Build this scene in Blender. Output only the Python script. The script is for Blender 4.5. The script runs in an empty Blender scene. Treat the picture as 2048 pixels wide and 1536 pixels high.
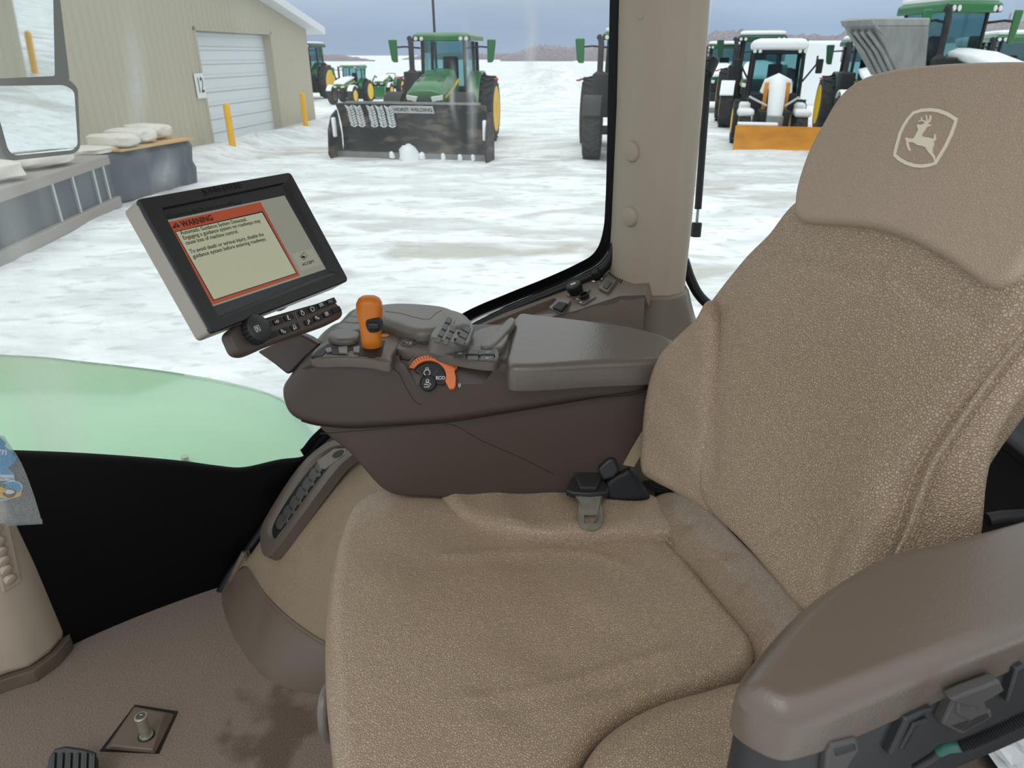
import bpy, bmesh, math, random
import numpy as np
from mathutils import Vector as V, Matrix, noise
random.seed(7)
PI = math.pi
F = 1400.0
PT = math.atan(660 / F)
CP, SP = math.cos(PT), math.sin(PT)
EYE = V((0, 0, 1.3))
SC = bpy.context.scene
COL = SC.collection

def ray(px, py):
    dx = (px - 1024) / F; dy = (768 - py) / F
    return V((dx, CP + dy * SP, -SP + dy * CP))
def atz(px, py, z):
    r = ray(px, py); return EYE + r * ((z - 1.3) / r.z)
def aty(px, py, y):
    r = ray(px, py); return EYE + r * (y / r.y)
def atx(px, py, x):
    r = ray(px, py); return EYE + r * (x / r.x)
def att(px, py, t):
    return EYE + ray(px, py) * t

# ---------------------------------------------------------------- materials
def lin(c):
    return tuple(((v / 255) / 12.92 if v / 255 <= .04045 else ((v / 255 + .055) / 1.055) ** 2.4) for v in c)
def newmat(name):
    m = bpy.data.materials.new(name); m.use_nodes = True
    nt = m.node_tree; nt.nodes.clear()
    return m, nt
def N(nt, t, **k):
    n = nt.nodes.new(t)
    for a, b in k.items(): setattr(n, a, b)
    return n
def mat(name, rgb, rough=.5, metal=0., spec=.5, rgb2=None, nscale=8., namt=.5, bump=0., bscale=200., btype='noise',
        emis=None, estr=0., coat=0., stretch=(1, 1, 1), contrast=(.35, .65), rough2=None, coords='Object'):
    m, nt = newmat(name)
    out = N(nt, 'ShaderNodeOutputMaterial'); b = N(nt, 'ShaderNodeBsdfPrincipled')
    nt.links.new(b.outputs[0], out.inputs[0])
    c = lin(rgb) + (1,)
    b.inputs['Base Color'].default_value = c
    b.inputs['Roughness'].default_value = rough
    b.inputs['Metallic'].default_value = metal
    b.inputs['Specular IOR Level'].default_value = spec
    b.inputs['Coat Weight'].default_value = coat; b.inputs['Coat Roughness'].default_value = .3 if coat <= .35 else .05
    if emis: b.inputs['Emission Color'].default_value = lin(emis) + (1,); b.inputs['Emission Strength'].default_value = estr
    tc = N(nt, 'ShaderNodeTexCoord'); mp = N(nt, 'ShaderNodeMapping'); mp.inputs['Scale'].default_value = stretch
    nt.links.new(tc.outputs[coords], mp.inputs[0])
    if rgb2:
        n = N(nt, 'ShaderNodeTexNoise'); n.inputs['Scale'].default_value = nscale; n.inputs['Detail'].default_value = 6
        nt.links.new(mp.outputs[0], n.inputs['Vector'])
        r = N(nt, 'ShaderNodeMapRange'); r.inputs['From Min'].default_value = contrast[0]; r.inputs['From Max'].default_value = contrast[1]
        r.inputs['To Max'].default_value = namt
        nt.links.new(n.outputs['Fac'], r.inputs['Value'])
        x = N(nt, 'ShaderNodeMix', data_type='RGBA'); x.inputs['A'].default_value = c; x.inputs['B'].default_value = lin(rgb2) + (1,)
        nt.links.new(r.outputs[0], x.inputs['Factor']); nt.links.new(x.outputs['Result'], b.inputs['Base Color'])
        if rough2 is not None:
            q = N(nt, 'ShaderNodeMapRange'); q.inputs['To Min'].default_value = rough; q.inputs['To Max'].default_value = rough2
            nt.links.new(r.outputs[0], q.inputs['Value']); nt.links.new(q.outputs[0], b.inputs['Roughness'])
    if bump:
        if btype == 'voronoi':
            t = N(nt, 'ShaderNodeTexVoronoi', feature='DISTANCE_TO_EDGE'); t.inputs['Scale'].default_value = bscale
            n2 = N(nt, 'ShaderNodeTexNoise'); n2.inputs['Scale'].default_value = bscale * .6
            ad = N(nt, 'ShaderNodeMixRGB', blend_type='ADD'); ad.inputs[0].default_value = .004
            nt.links.new(mp.outputs[0], n2.inputs['Vector']); nt.links.new(mp.outputs[0], ad.inputs[1]); nt.links.new(n2.outputs['Color'], ad.inputs[2])
            nt.links.new(ad.outputs[0], t.inputs['Vector'])
            mr = N(nt, 'ShaderNodeMapRange'); mr.inputs['From Max'].default_value = .22; nt.links.new(t.outputs['Distance'], mr.inputs['Value'])
            src = mr.outputs[0]
        else:
            t = N(nt, 'ShaderNodeTexNoise'); t.inputs['Scale'].default_value = bscale; t.inputs['Detail'].default_value = 3
            nt.links.new(mp.outputs[0], t.inputs['Vector']); src = t.outputs['Fac']
        bp = N(nt, 'ShaderNodeBump'); bp.inputs['Strength'].default_value = bump; bp.inputs['Distance'].default_value = (.0022 if btype == 'voronoi' and bscale < 500 else .001) if bscale > 30 else .02
        nt.links.new(src, bp.inputs['Height']); nt.links.new(bp.outputs[0], b.inputs['Normal'])
    return m

M = {}
M['leather'] = mat('leather', (188, 165, 140), .30, coat=.3, rgb2=(172, 149, 123), nscale=3.5, namt=.5, bump=.8, bscale=300, btype='voronoi')
M['leather_dark'] = mat('leather_dark', (180, 157, 134), .30, coat=.3, rgb2=(168, 146, 123), nscale=4, namt=.6, bump=.7, bscale=300, btype='voronoi')
M['headrest'] = mat('headrest', (178, 158, 138), .38, rgb2=(170, 150, 130), nscale=5, namt=.5, bump=.45, bscale=380, btype='voronoi')
M['thread'] = mat('thread', (168, 146, 122), .8)
M['emblem'] = mat('emblem', (232, 222, 200), .9, bump=.8, bscale=900)
M['brown'] = mat('brown_plastic', (74, 62, 55), .40, bump=.25, bscale=1500)
M['brown2'] = mat('brown_plastic_satin', (98, 87, 78), .36, bump=.25, bscale=1500)
M['sill'] = mat('sill_plastic', (126, 114, 103), .36, bump=.2, bscale=1200)
M['brownlid'] = mat('grained_lid', (98, 90, 82), .28, coat=.3, bump=.5, bscale=260, stretch=(1, .6, 1))
M['grey'] = mat('grey_plastic', (110, 105, 98), .30, bump=.15, bscale=1200)
M['dgrey'] = mat('dark_grey_button', (74, 72, 70), .42, bump=.1, bscale=1200)
M['beige'] = mat('beige_plastic', (186, 172, 154), .55, bump=.3, bscale=900, rgb2=(174, 160, 141), nscale=4, namt=.5)
M['beigetex'] = mat('beige_textured_panel', (180, 160, 134), .6, bump=.9, bscale=700, btype='voronoi', rgb2=(150, 124, 92), nscale=7, namt=.55, contrast=(.5, .8))
M['skirt'] = mat('skirt_plastic', (108, 95, 83), .45, rgb2=(88, 75, 64), nscale=9, namt=.5, contrast=(.5, .7), bump=.2, bscale=900)
M['pad'] = mat('armrest_pad', (102, 90, 80), .30, coat=.3, bump=.35, bscale=420)
M['blackp'] = mat('black_plastic', (40, 41, 42), .42, bump=.15, bscale=900)
M['black'] = mat('black_matte', (14, 15, 16), .55)
M['rubber'] = mat('rubber_seal', (22, 24, 26), .4)
M['frit'] = mat('black_frit', (5, 6, 8), .35, spec=.25)
M['bezel'] = mat('bezel_black', (26, 27, 29), .38, bump=.1, bscale=1500)
M['silver'] = mat('silver_taupe_rim', (160, 153, 142), .38, metal=.25)
M['metal'] = mat('zinc_metal', (188, 186, 170), .34, metal=.6, rgb2=(140, 138, 124), nscale=30, namt=.6)
M['chrome'] = mat('chrome', (205, 205, 200), .2, metal=1.)
M['orange'] = mat('orange_plastic', (214, 122, 28), .38, rgb2=(196, 104, 24), nscale=12, namt=.5)
M['orange2'] = mat('orange_dial', (222, 112, 44), .36)
M['white'] = mat('white_ink', (214, 214, 208), .6)
M['ink'] = mat('pale_ink', (176, 176, 170), .6)
M['dink'] = mat('dark_ink', (12, 12, 13), .5)
M['strap'] = mat('belt_webbing', (176, 162, 130), .8, bump=.9, bscale=500, btype='voronoi')
M['strapb'] = mat('black_webbing', (38, 38, 40), .6, bump=.5, bscale=500)
M['steel'] = mat('pale_steel', (190, 196, 196), .35, metal=.4)
M['mirror'] = mat('mirror_glass', (225, 230, 230), .02, metal=1.)
M['mirrorback'] = mat('mirror_housing', (96, 94, 88), .6)
M['green'] = mat('green_paint', (30, 108, 52), .34, coat=.4, rgb2=(44, 120, 66), nscale=2, namt=.5)
M['green_skylit'] = mat('green_sky_reflection', (136, 190, 146), .25, coat=.8, rgb2=(160, 205, 166), nscale=1.4, namt=.6, contrast=(.3, .7))  # paint paled and mottled: the sky's reflection is put into the colour
M['dgreen'] = mat('dark_green_paint', (20, 74, 44), .4, coat=.2)
M['yellow'] = mat('yellow_paint', (236, 190, 22), .45)
M['bollard'] = mat('bollard_yellow', (246, 186, 18), .5, rgb2=(230, 170, 20), nscale=3, namt=.5)
M['oran'] = mat('orange_steel', (226, 152, 42), .5, rgb2=(176, 112, 38), nscale=1.4, namt=.6, stretch=(1, 1, 3))
M['tire'] = mat('tyre_rubber', (36, 37, 40), .8, rgb2=(66, 66, 68), nscale=5, namt=.6)
M['bladesteel'] = mat('black_blade_steel', (26, 28, 32), .5, rgb2=(112, 100, 86), nscale=1.6, namt=.8, contrast=(.50, .66), stretch=(1, 1, 2.5))
M['dark'] = mat('dark_chassis', (28, 29, 30), .6)
M['snowm'] = mat('snow_cap', (240, 243, 246), .8, bump=.5, bscale=14)
M['cabglass'] = None
M['greysteel'] = mat('grey_galvanised', (142, 144, 142), .45, metal=.3, rgb2=(116, 118, 116), nscale=2, namt=.6, stretch=(3, 3, 1))
M['lamp'] = mat('lamp_lens', (226, 230, 226), .15)
M['amber'] = mat('amber_lens', (240, 90, 30), .4)
M['bin'] = mat('blue_grey_bin', (48, 58, 72), .5, rgb2=(92, 100, 110), nscale=.7, namt=.7, stretch=(1, 1, .3))
M['wood'] = mat('plywood_edge', (196, 160, 110), .7)
M['plank'] = mat('faded_rail', (150, 142, 136), .7)
M['sack'] = mat('white_sack', (218, 214, 204), .7, bump=.5, bscale=9)
M['doorwhite'] = mat('door_white', (226, 230, 232), .5)
M['tree'] = mat('bare_trees', (142, 134, 138), 1., spec=0., rgb2=(168, 164, 172), nscale=.9, namt=.8, stretch=(1, 1, 3))  # greyed mauve, with distance haze put into the tree colour
M['roofm'] = mat('roof_snow', (228, 232, 236), .6)
M['blue'] = mat('freshener_blue', (52, 158, 206), .6)
M['cardw'] = mat('card_white', (232, 236, 238), .6)
M['palm'] = mat('palm_green', (60, 120, 50), .6)
M['coco'] = mat('coconut_brown', (92, 58, 40), .7)
M['yel2'] = mat('flower_yellow', (240, 190, 50), .6)
M['teal'] = mat('teal_tape', (44, 92, 84), .5)
M['lightgrey'] = mat('light_grey_paint', (196, 200, 200), .5)

def glassmat(name, tint=(235, 245, 242), haze=.0, gloss=.5, dirt=True):
    m, nt = newmat(name)
    out = N(nt, 'ShaderNodeOutputMaterial')
    tr = N(nt, 'ShaderNodeBsdfTransparent'); tr.inputs[0].default_value = lin(tint) + (1,)
    gl = N(nt, 'ShaderNodeBsdfGlossy'); gl.inputs['Roughness'].default_value = .02
    fr = N(nt, 'ShaderNodeFresnel'); fr.inputs[0].default_value = 1.45
    mul = N(nt, 'ShaderNodeMath', operation='MULTIPLY'); mul.inputs[1].default_value = gloss
    nt.links.new(fr.outputs[0], mul.inputs[0])
    mx = N(nt, 'ShaderNodeMixShader')
    nt.links.new(mul.outputs[0], mx.inputs[0]); nt.links.new(tr.outputs[0], mx.inputs[1]); nt.links.new(gl.outputs[0], mx.inputs[2])
    last = mx
    if dirt:
        tc = N(nt, 'ShaderNodeTexCoord'); mp = N(nt, 'ShaderNodeMapping'); mp.inputs['Scale'].default_value = (5, 5, .5)
        n = N(nt, 'ShaderNodeTexNoise'); n.inputs['Scale'].default_value = 1.6; n.inputs['Detail'].default_value = 5
        nt.links.new(tc.outputs['Object'], mp.inputs[0]); nt.links.new(mp.outputs[0], n.inputs['Vector'])
        r = N(nt, 'ShaderNodeMapRange'); r.inputs['From Min'].default_value = .48; r.inputs['From Max'].default_value = .8
        r.inputs['To Min'].default_value = haze * .5; r.inputs['To Max'].default_value = haze * 2.2
        nt.links.new(n.outputs['Fac'], r.inputs['Value'])
        # the milky mix grows stronger towards the curved front part
        sp = N(nt, 'ShaderNodeSeparateXYZ'); nt.links.new(tc.outputs['Object'], sp.inputs[0])
        g = N(nt, 'ShaderNodeMapRange'); g.inputs['From Min'].default_value = -.45; g.inputs['From Max'].default_value = -1.05
        g.inputs['To Min'].default_value = 1.; g.inputs['To Max'].default_value = 3.6
        nt.links.new(sp.outputs['X'], g.inputs['Value'])
        mm = N(nt, 'ShaderNodeMath', operation='MULTIPLY'); nt.links.new(r.outputs[0], mm.inputs[0]); nt.links.new(g.outputs[0], mm.inputs[1])
        df = N(nt, 'ShaderNodeBsdfTranslucent'); df.inputs[0].default_value = (.8, .82, .8, 1)
        m2 = N(nt, 'ShaderNodeMixShader')
        nt.links.new(mm.outputs[0], m2.inputs[0]); nt.links.new(mx.outputs[0], m2.inputs[1]); nt.links.new(df.outputs[0], m2.inputs[2]); last = m2
    nt.links.new(last.outputs[0], out.inputs[0])
    return m
M['window'] = glassmat('window_glass', (244, 249, 247), .07, .35)
M['window_clean'] = glassmat('side_glass', (244, 250, 248), .0, .3, dirt=False)
M['cabglass'] = glassmat('tractor_cab_glass', (170, 205, 208), .0, .8, dirt=False)

def streak_mat():
    m, nt = newmat('pale_streak')
    out = N(nt, 'ShaderNodeOutputMaterial'); tr = N(nt, 'ShaderNodeBsdfTransparent'); d = N(nt, 'ShaderNodeBsdfTranslucent')
    d.inputs[0].default_value = (.85, .87, .88, 1)
    uv = N(nt, 'ShaderNodeTexCoord'); sp = N(nt, 'ShaderNodeSeparateXYZ'); nt.links.new(uv.outputs['UV'], sp.inputs[0])
    a = N(nt, 'ShaderNodeMath', operation='PINGPONG'); a.inputs[1].default_value = .5; nt.links.new(sp.outputs['X'], a.inputs[0])
    b = N(nt, 'ShaderNodeMath', operation='PINGPONG'); b.inputs[1].default_value = .5; nt.links.new(sp.outputs['Y'], b.inputs[0])
    c = N(nt, 'ShaderNodeMath', operation='MULTIPLY'); nt.links.new(a.outputs[0], c.inputs[0]); nt.links.new(b.outputs[0], c.inputs[1])
    n = N(nt, 'ShaderNodeTexNoise'); n.inputs['Scale'].default_value = 25; nt.links.new(uv.outputs['Object'], n.inputs['Vector'])
    e = N(nt, 'ShaderNodeMath', operation='MULTIPLY'); nt.links.new(c.outputs[0], e.inputs[0]); nt.links.new(n.outputs['Fac'], e.inputs[1])
    f = N(nt, 'ShaderNodeMath', operation='MULTIPLY'); f.inputs[1].default_value = 3.6; f.use_clamp = True; nt.links.new(e.outputs[0], f.inputs[0])
    mx = N(nt, 'ShaderNodeMixShader'); nt.links.new(f.outputs[0], mx.inputs[0]); nt.links.new(tr.outputs[0], mx.inputs[1]); nt.links.new(d.outputs[0], mx.inputs[2])
    nt.links.new(mx.outputs[0], out.inputs[0]); return m
M['streak'] = streak_mat()

def frit_fade():
    """dot matrix that thins out: UV.x counts dots along, UV.y runs 0 (solid) to 1 (clear)"""
    m, nt = newmat('frit_dots')
    out = N(nt, 'ShaderNodeOutputMaterial'); tr = N(nt, 'ShaderNodeBsdfTransparent')
    b = N(nt, 'ShaderNodeBsdfPrincipled'); b.inputs['Base Color'].default_value = (.002, .002, .003, 1); b.inputs['Roughness'].default_value = .5
    tc = N(nt, 'ShaderNodeTexCoord'); sp = N(nt, 'ShaderNodeSeparateXYZ'); nt.links.new(tc.outputs['UV'], sp.inputs[0])
    def mth(op, a, b_=None, v=None):
        n = N(nt, 'ShaderNodeMath', operation=op)
        if isinstance(a, float): n.inputs[0].default_value = a
        else: nt.links.new(a, n.inputs[0])
        if b_ is not None: nt.links.new(b_, n.inputs[1])
        elif v is not None: n.inputs[1].default_value = v
        return n.outputs[0]
    y = mth('MULTIPLY', sp.outputs['Y'], v=6.)
    row = mth('FLOOR', y); off = mth('MULTIPLY', mth('MODULO', row, v=2.), v=.5)
    x = mth('ADD', sp.outputs['X'], off)
    fx = mth('SUBTRACT', mth('FRACT', x), v=.5); fy = mth('SUBTRACT', mth('FRACT', y), v=.5)
    d = mth('SQRT', mth('ADD', mth('MULTIPLY', fx, fx), mth('MULTIPLY', fy, fy)))
    r = mth('SUBTRACT', .74, mth('MULTIPLY', sp.outputs['Y'], v=.56))
    k = mth('LESS_THAN', d, r)
    mx = N(nt, 'ShaderNodeMixShader'); nt.links.new(k, mx.inputs[0]); nt.links.new(tr.outputs[0], mx.inputs[1]); nt.links.new(b.outputs[0], mx.inputs[2])
    nt.links.new(mx.outputs[0], out.inputs[0]); return m
M['fritdots'] = frit_fade()

def bagmat():
    m, nt = newmat('clear_cellophane')
    out = N(nt, 'ShaderNodeOutputMaterial'); tr = N(nt, 'ShaderNodeBsdfTransparent'); tr.inputs[0].default_value = (.9, .92, .92, 1)
    g = N(nt, 'ShaderNodeBsdfPrincipled'); g.inputs['Base Color'].default_value = (.75, .77, .77, 1); g.inputs['Roughness'].default_value = .18
    n = N(nt, 'ShaderNodeTexNoise'); n.inputs['Scale'].default_value = 60
    bp = N(nt, 'ShaderNodeBump'); bp.inputs['Distance'].default_value = .004; nt.links.new(n.outputs[0], bp.inputs['Height']); nt.links.new(bp.outputs[0], g.inputs['Normal'])
    mx = N(nt, 'ShaderNodeMixShader'); mx.inputs[0].default_value = .3
    nt.links.new(tr.outputs[0], mx.inputs[1]); nt.links.new(g.outputs[0], mx.inputs[2]); nt.links.new(mx.outputs[0], out.inputs[0]); return m
M['bag'] = bagmat()

def carpetmat():
    m, nt = newmat('carpet')
    out = N(nt, 'ShaderNodeOutputMaterial'); b = N(nt, 'ShaderNodeBsdfPrincipled'); b.inputs['Roughness'].default_value = .95; b.inputs['Specular IOR Level'].default_value = .1
    b.inputs['Sheen Weight'].default_value = .3
    tc = N(nt, 'ShaderNodeTexCoord')
    n = N(nt, 'ShaderNodeTexNoise'); n.inputs['Scale'].default_value = 260; n.inputs['Detail'].default_value = 4
    n2 = N(nt, 'ShaderNodeTexNoise'); n2.inputs['Scale'].default_value = 11; n2.inputs['Detail'].default_value = 7
    for q in (n, n2): nt.links.new(tc.outputs['Object'], q.inputs['Vector'])
    x = N(nt, 'ShaderNodeMix', data_type='RGBA'); x.inputs['A'].default_value = lin((86, 75, 66)) + (1,); x.inputs['B'].default_value = lin((156, 138, 123)) + (1,)
    nt.links.new(n.outputs['Fac'], x.inputs['Factor'])
    # tobacco-brown spill, in one corner
    vd = N(nt, 'ShaderNodeVectorMath', operation='DISTANCE'); vd.inputs[1].default_value = tuple(atz(560, 1460, 0))
    nt.links.new(tc.outputs['Object'], vd.inputs[0])
    a = N(nt, 'ShaderNodeMapRange'); a.inputs['From Min'].default_value = .05; a.inputs['From Max'].default_value = .19; a.inputs['To Min'].default_value = .24; a.inputs['To Max'].default_value = -.12
    nt.links.new(vd.outputs['Value'], a.inputs['Value'])
    s = N(nt, 'ShaderNodeMath', operation='ADD'); nt.links.new(a.outputs[0], s.inputs[0]); nt.links.new(n2.outputs['Fac'], s.inputs[1])
    st = N(nt, 'ShaderNodeMapRange'); st.inputs['From Min'].default_value = .58; st.inputs['From Max'].default_value = .74; st.inputs['To Max'].default_value = .62
    nt.links.new(s.outputs[0], st.inputs['Value'])
    y = N(nt, 'ShaderNodeMix', data_type='RGBA'); y.inputs['B'].default_value = lin((72, 50, 34)) + (1,)
    nt.links.new(st.outputs[0], y.inputs['Factor']); nt.links.new(x.outputs['Result'], y.inputs['A']); nt.links.new(y.outputs['Result'], b.inputs['Base Color'])
    bp = N(nt, 'ShaderNodeBump'); bp.inputs['Distance'].default_value = .004; bp.inputs['Strength'].default_value = .9
    nt.links.new(n.outputs['Fac'], bp.inputs['Height']); nt.links.new(bp.outputs[0], b.inputs['Normal'])
    nt.links.new(b.outputs[0], out.inputs[0]); return m
M['carpet'] = carpetmat()

def snowground():
    m, nt = newmat('snow_yard')
    out = N(nt, 'ShaderNodeOutputMaterial'); b = N(nt, 'ShaderNodeBsdfPrincipled'); b.inputs['Roughness'].default_value = .8; b.inputs['Specular IOR Level'].default_value = .2
    tc = N(nt, 'ShaderNodeTexCoord')
    def nz(scale, st, det=6, dist=0.):
        mp = N(nt, 'ShaderNodeMapping'); mp.inputs['Scale'].default_value = st
        n = N(nt, 'ShaderNodeTexNoise'); n.inputs['Scale'].default_value = scale; n.inputs['Detail'].default_value = det; n.inputs['Distortion'].default_value = dist
        nt.links.new(tc.outputs['Object'], mp.inputs[0]); nt.links.new(mp.outputs[0], n.inputs['Vector']); return n.outputs['Fac']
    def rng(s, a, b_, c, d):
        r = N(nt, 'ShaderNodeMapRange'); r.inputs['From Min'].default_value = a; r.inputs['From Max'].default_value = b_; r.inputs['To Min'].default_value = c; r.inputs['To Max'].default_value = d
        nt.links.new(s, r.inputs['Value']); return r.outputs[0]
    def mix(f, A, B):
        x = N(nt, 'ShaderNodeMix', data_type='RGBA'); nt.links.new(f, x.inputs['Factor'])
        for k, v in (('A', A), ('B', B)):
            if isinstance(v, tuple): x.inputs[k].default_value = lin(v) + (1,)
            else: nt.links.new(v, x.inputs[k])
        return x.outputs['Result']
    yard = nz(.13, (.7, 1.3, 1), 4)
    fine = nz(1.0, (.62, 1.25, 1), 11, .6)
    mul = N(nt, 'ShaderNodeMath', operation='MULTIPLY'); nt.links.new(rng(yard, .42, .60, 0, 1), mul.inputs[0]); nt.links.new(rng(fine, .47, .62, 0, 1), mul.inputs[1])
    sp = N(nt, 'ShaderNodeSeparateXYZ'); nt.links.new(tc.outputs['Object'], sp.inputs[0])
    near = rng(sp.outputs['Y'], 24., 34., 1., 0.)
    m2 = N(nt, 'ShaderNodeMath', operation='MULTIPLY'); nt.links.new(mul.outputs[0], m2.inputs[0]); nt.links.new(near, m2.inputs[1])
    c = mix(rng(fine, .38, .62, 0, 1), (244, 248, 250), (218, 222, 225))
    c = mix(rng(nz(4.5, (.7, 1.2, 1), 8), .54, .70, 0, .6), c, (186, 186, 182))
    sc = N(nt, 'ShaderNodeMath', operation='MULTIPLY'); sc.inputs[1].default_value = .62; nt.links.new(m2.outputs[0], sc.inputs[0])
    c = mix(sc.outputs[0], c, (176, 168, 152))
    nt.links.new(c, b.inputs['Base Color'])
    bp = N(nt, 'ShaderNodeBump'); bp.inputs['Distance'].default_value = .10; bp.inputs['Strength'].default_value = .8
    nt.links.new(nz(3.0, (.8, 1.2, 1), 10), bp.inputs['Height']); nt.links.new(bp.outputs[0], b.inputs['Normal'])
    nt.links.new(b.outputs[0], out.inputs[0]); return m
M['ground'] = snowground()

def corrugated(name, rgb, scale, axis='Y', amt=.7, dist=.03):
    m, nt = newmat(name)
    out = N(nt, 'ShaderNodeOutputMaterial'); b = N(nt, 'ShaderNodeBsdfPrincipled'); b.inputs['Roughness'].default_value = .5
    b.inputs['Base Color'].default_value = lin(rgb) + (1,)
    tc = N(nt, 'ShaderNodeTexCoord'); w = N(nt, 'ShaderNodeTexWave', bands_direction=axis, wave_profile='SIN'); w.inputs['Scale'].default_value = scale
    nt.links.new(tc.outputs['Object'], w.inputs['Vector'])
    r = N(nt, 'ShaderNodeMapRange'); r.inputs['From Min'].default_value = .7; r.inputs['From Max'].default_value = .95
    nt.links.new(w.outputs['Fac'], r.inputs['Value'])
    bp = N(nt, 'ShaderNodeBump'); bp.inputs['Distance'].default_value = dist; bp.inputs['Strength'].default_value = amt
    nt.links.new(r.outputs[0], bp.inputs['Height']); nt.links.new(bp.outputs[0], b.inputs['Normal'])
    nt.links.new(b.outputs[0], out.inputs[0]); return m
M['siding'] = corrugated('corrugated_siding', (186, 178, 156), 1.05)
M['rolldoor'] = corrugated('roller_door', (222, 228, 232), .75, 'Z', .8, .05)

# ---------------------------------------------------------------- object helpers
XF = {}
def ent(name, label, cat, loc=(0, 0, 0), rz=0., group=None):
    o = bpy.data.objects.new(name, None); COL.objects.link(o); o.empty_display_size = .05
    o.location = loc; o.rotation_euler = (0, 0, rz)
    o['label'] = label; o['category'] = cat
    if group: o['group'] = group
    XF[o] = Matrix.Translation(V(loc)) @ Matrix.Rotation(rz, 4, 'Z')
    return o
def tag(o, label, cat, group=None):
    o['label'] = label; o['category'] = cat
    if group: o['group'] = group
    return o
def struct(o, label=None):
    o['kind'] = 'structure'
    if label: o['label'] = label
    return o
def link(name, me, m, parent=None, local=False, smooth=True, bevel=0., seg=2, angle=40):
    o = bpy.data.objects.new(name, me); COL.objects.link(o)
    if m: me.materials.append(M[m] if isinstance(m, str) else m)
    if smooth:
        for p in me.polygons: p.use_smooth = True
    if bevel:
        b = o.modifiers.new('bevel', 'BEVEL'); b.width = bevel; b.segments = seg; b.limit_method = 'ANGLE'; b.angle_limit = math.radians(35); b.harden_normals = False
    if smooth:
        try: me.set_sharp_from_angle(angle=math.radians(angle))
        except Exception: pass
    if parent is not None:
        o.parent = parent
        if parent in XF and not local: o.matrix_parent_inverse = XF[parent].inverted()
    return o

class MB:
    def __init__(s): s.v = []; s.f = []
    def add(s, vs, fs):
        k = len(s.v); s.v += [V(v) for v in vs]; s.f += [tuple(i + k for i in f) for f in fs]; return s
    def box(s, c, d, R=None):
        c = V(c); vs = []
        for x in (-.5, .5):
            for y in (-.5, .5):
                for z in (-.5, .5):
                    p = V((x * d[0], y * d[1], z * d[2])); vs.append(c + (R @ p if R else p))
        return s.add(vs, [(0, 1, 3, 2), (4, 6, 7, 5), (0, 4, 5, 1), (2, 3, 7, 6), (0, 2, 6, 4), (1, 5, 7, 3)])
    def fbox(s, fr, a0, a1, b0, b1, h0, h1):
        vs = [fr.P(a, b, h) for a in (a0, a1) for b in (b0, b1) for h in (h0, h1)]
        return s.add(vs, [(0, 1, 3, 2), (4, 6, 7, 5), (0, 4, 5, 1), (2, 3, 7, 6), (0, 2, 6, 4), (1, 5, 7, 3)])
    def rings(s, rs, cap=True, closed=True):
        n = len(rs[0]); vs = [p for r in rs for p in r]; fs = []
        for i in range(len(rs) - 1):
            for j in range(n if closed else n - 1):
                k = (j + 1) % n
                fs.append((i * n + j, i * n + k, (i + 1) * n + k, (i + 1) * n + j))
        if cap: fs.append(tuple(range(n))[::-1]); fs.append(tuple((len(rs) - 1) * n + j for j in range(n)))
        return s.add(vs, fs)
    def tube(s, path, r, n=10, cap=True):
        path = [V(p) for p in path]; rs = []; up = None
        for i, p in enumerate(path):
            t = (path[min(i + 1, len(path) - 1)] - path[max(i - 1, 0)]).normalized()
            if up is None:
                up = V((0, 0, 1)) if abs(t.z) < .9 else V((1, 0, 0))
            a = t.cross(up).normalized(); up = a.cross(t).normalized()
            rr = r[i] if isinstance(r, (list, tuple)) else r
            rs.append([p + a * (math.cos(2 * PI * j / n) * rr) + up * (math.sin(2 * PI * j / n) * rr) for j in range(n)])
        return s.rings(rs, cap)
    def cyl(s, p0, p1, r0, r1=None, n=20):
        return s.tube([p0, p1], [r0, r0 if r1 is None else r1], n)
    def lathe(s, c, ax, prof, n=28, cap=True):
        """prof: (distance along axis, radius)"""
        c = V(c); ax = V(ax).normalized(); u = ax.cross(V((0, 0, 1)) if abs(ax.z) < .9 else V((1, 0, 0))).normalized(); w = ax.cross(u)
        return s.rings([[c + ax * h + (u * math.cos(2 * PI * j / n) + w * math.sin(2 * PI * j / n)) * r for j in range(n)] for h, r in prof], cap)
    def prism(s, pts, fr, h0, h1):
        n = len(pts)
        return s.rings([[fr.P(a, b, h0) for a, b in pts], [fr.P(a, b, h1) for a, b in pts]])
    def grid(s, rows, closed=False):
        return s.rings(rows, cap=False, closed=closed)
    def build(s, name, m, parent=None, local=False, smooth=True, bevel=0., seg=2, angle=40, flip=False):
        me = bpy.data.meshes.new(name); me.from_pydata([tuple(v) for v in s.v], [], s.f)
        bm = bmesh.new(); bm.from_mesh(me); bmesh.ops.recalc_face_normals(bm, faces=bm.faces)
        bm.to_mesh(me); bm.free(); me.update()
        return link(name, me, m, parent, local, smooth, bevel, seg, angle)

class Fr:
    """a flat frame: origin, two in-plane axes and the normal"""
    def __init__(s, O, A, B):
        s.O = V(O); s.A = V(A).normalized(); B = V(B); s.B = (B - s.A * B.dot(s.A)).normalized(); s.N = s.A.cross(s.B)
    def P(s, a, b, h=0.): return s.O + s.A * a + s.B * b + s.N * h
    def px(s, q, h=0.):
        r = ray(*q); t = (s.O + s.N * h - EYE).dot(s.N) / r.dot(s.N); p = EYE + r * t - s.O
        return (p.dot(s.A), p.dot(s.B))
    def pxs(s, qs, h=0.): return [s.px(q, h) for q in qs]
    def off(s, h): return Fr(s.O + s.N * h, s.A, s.B)

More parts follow.
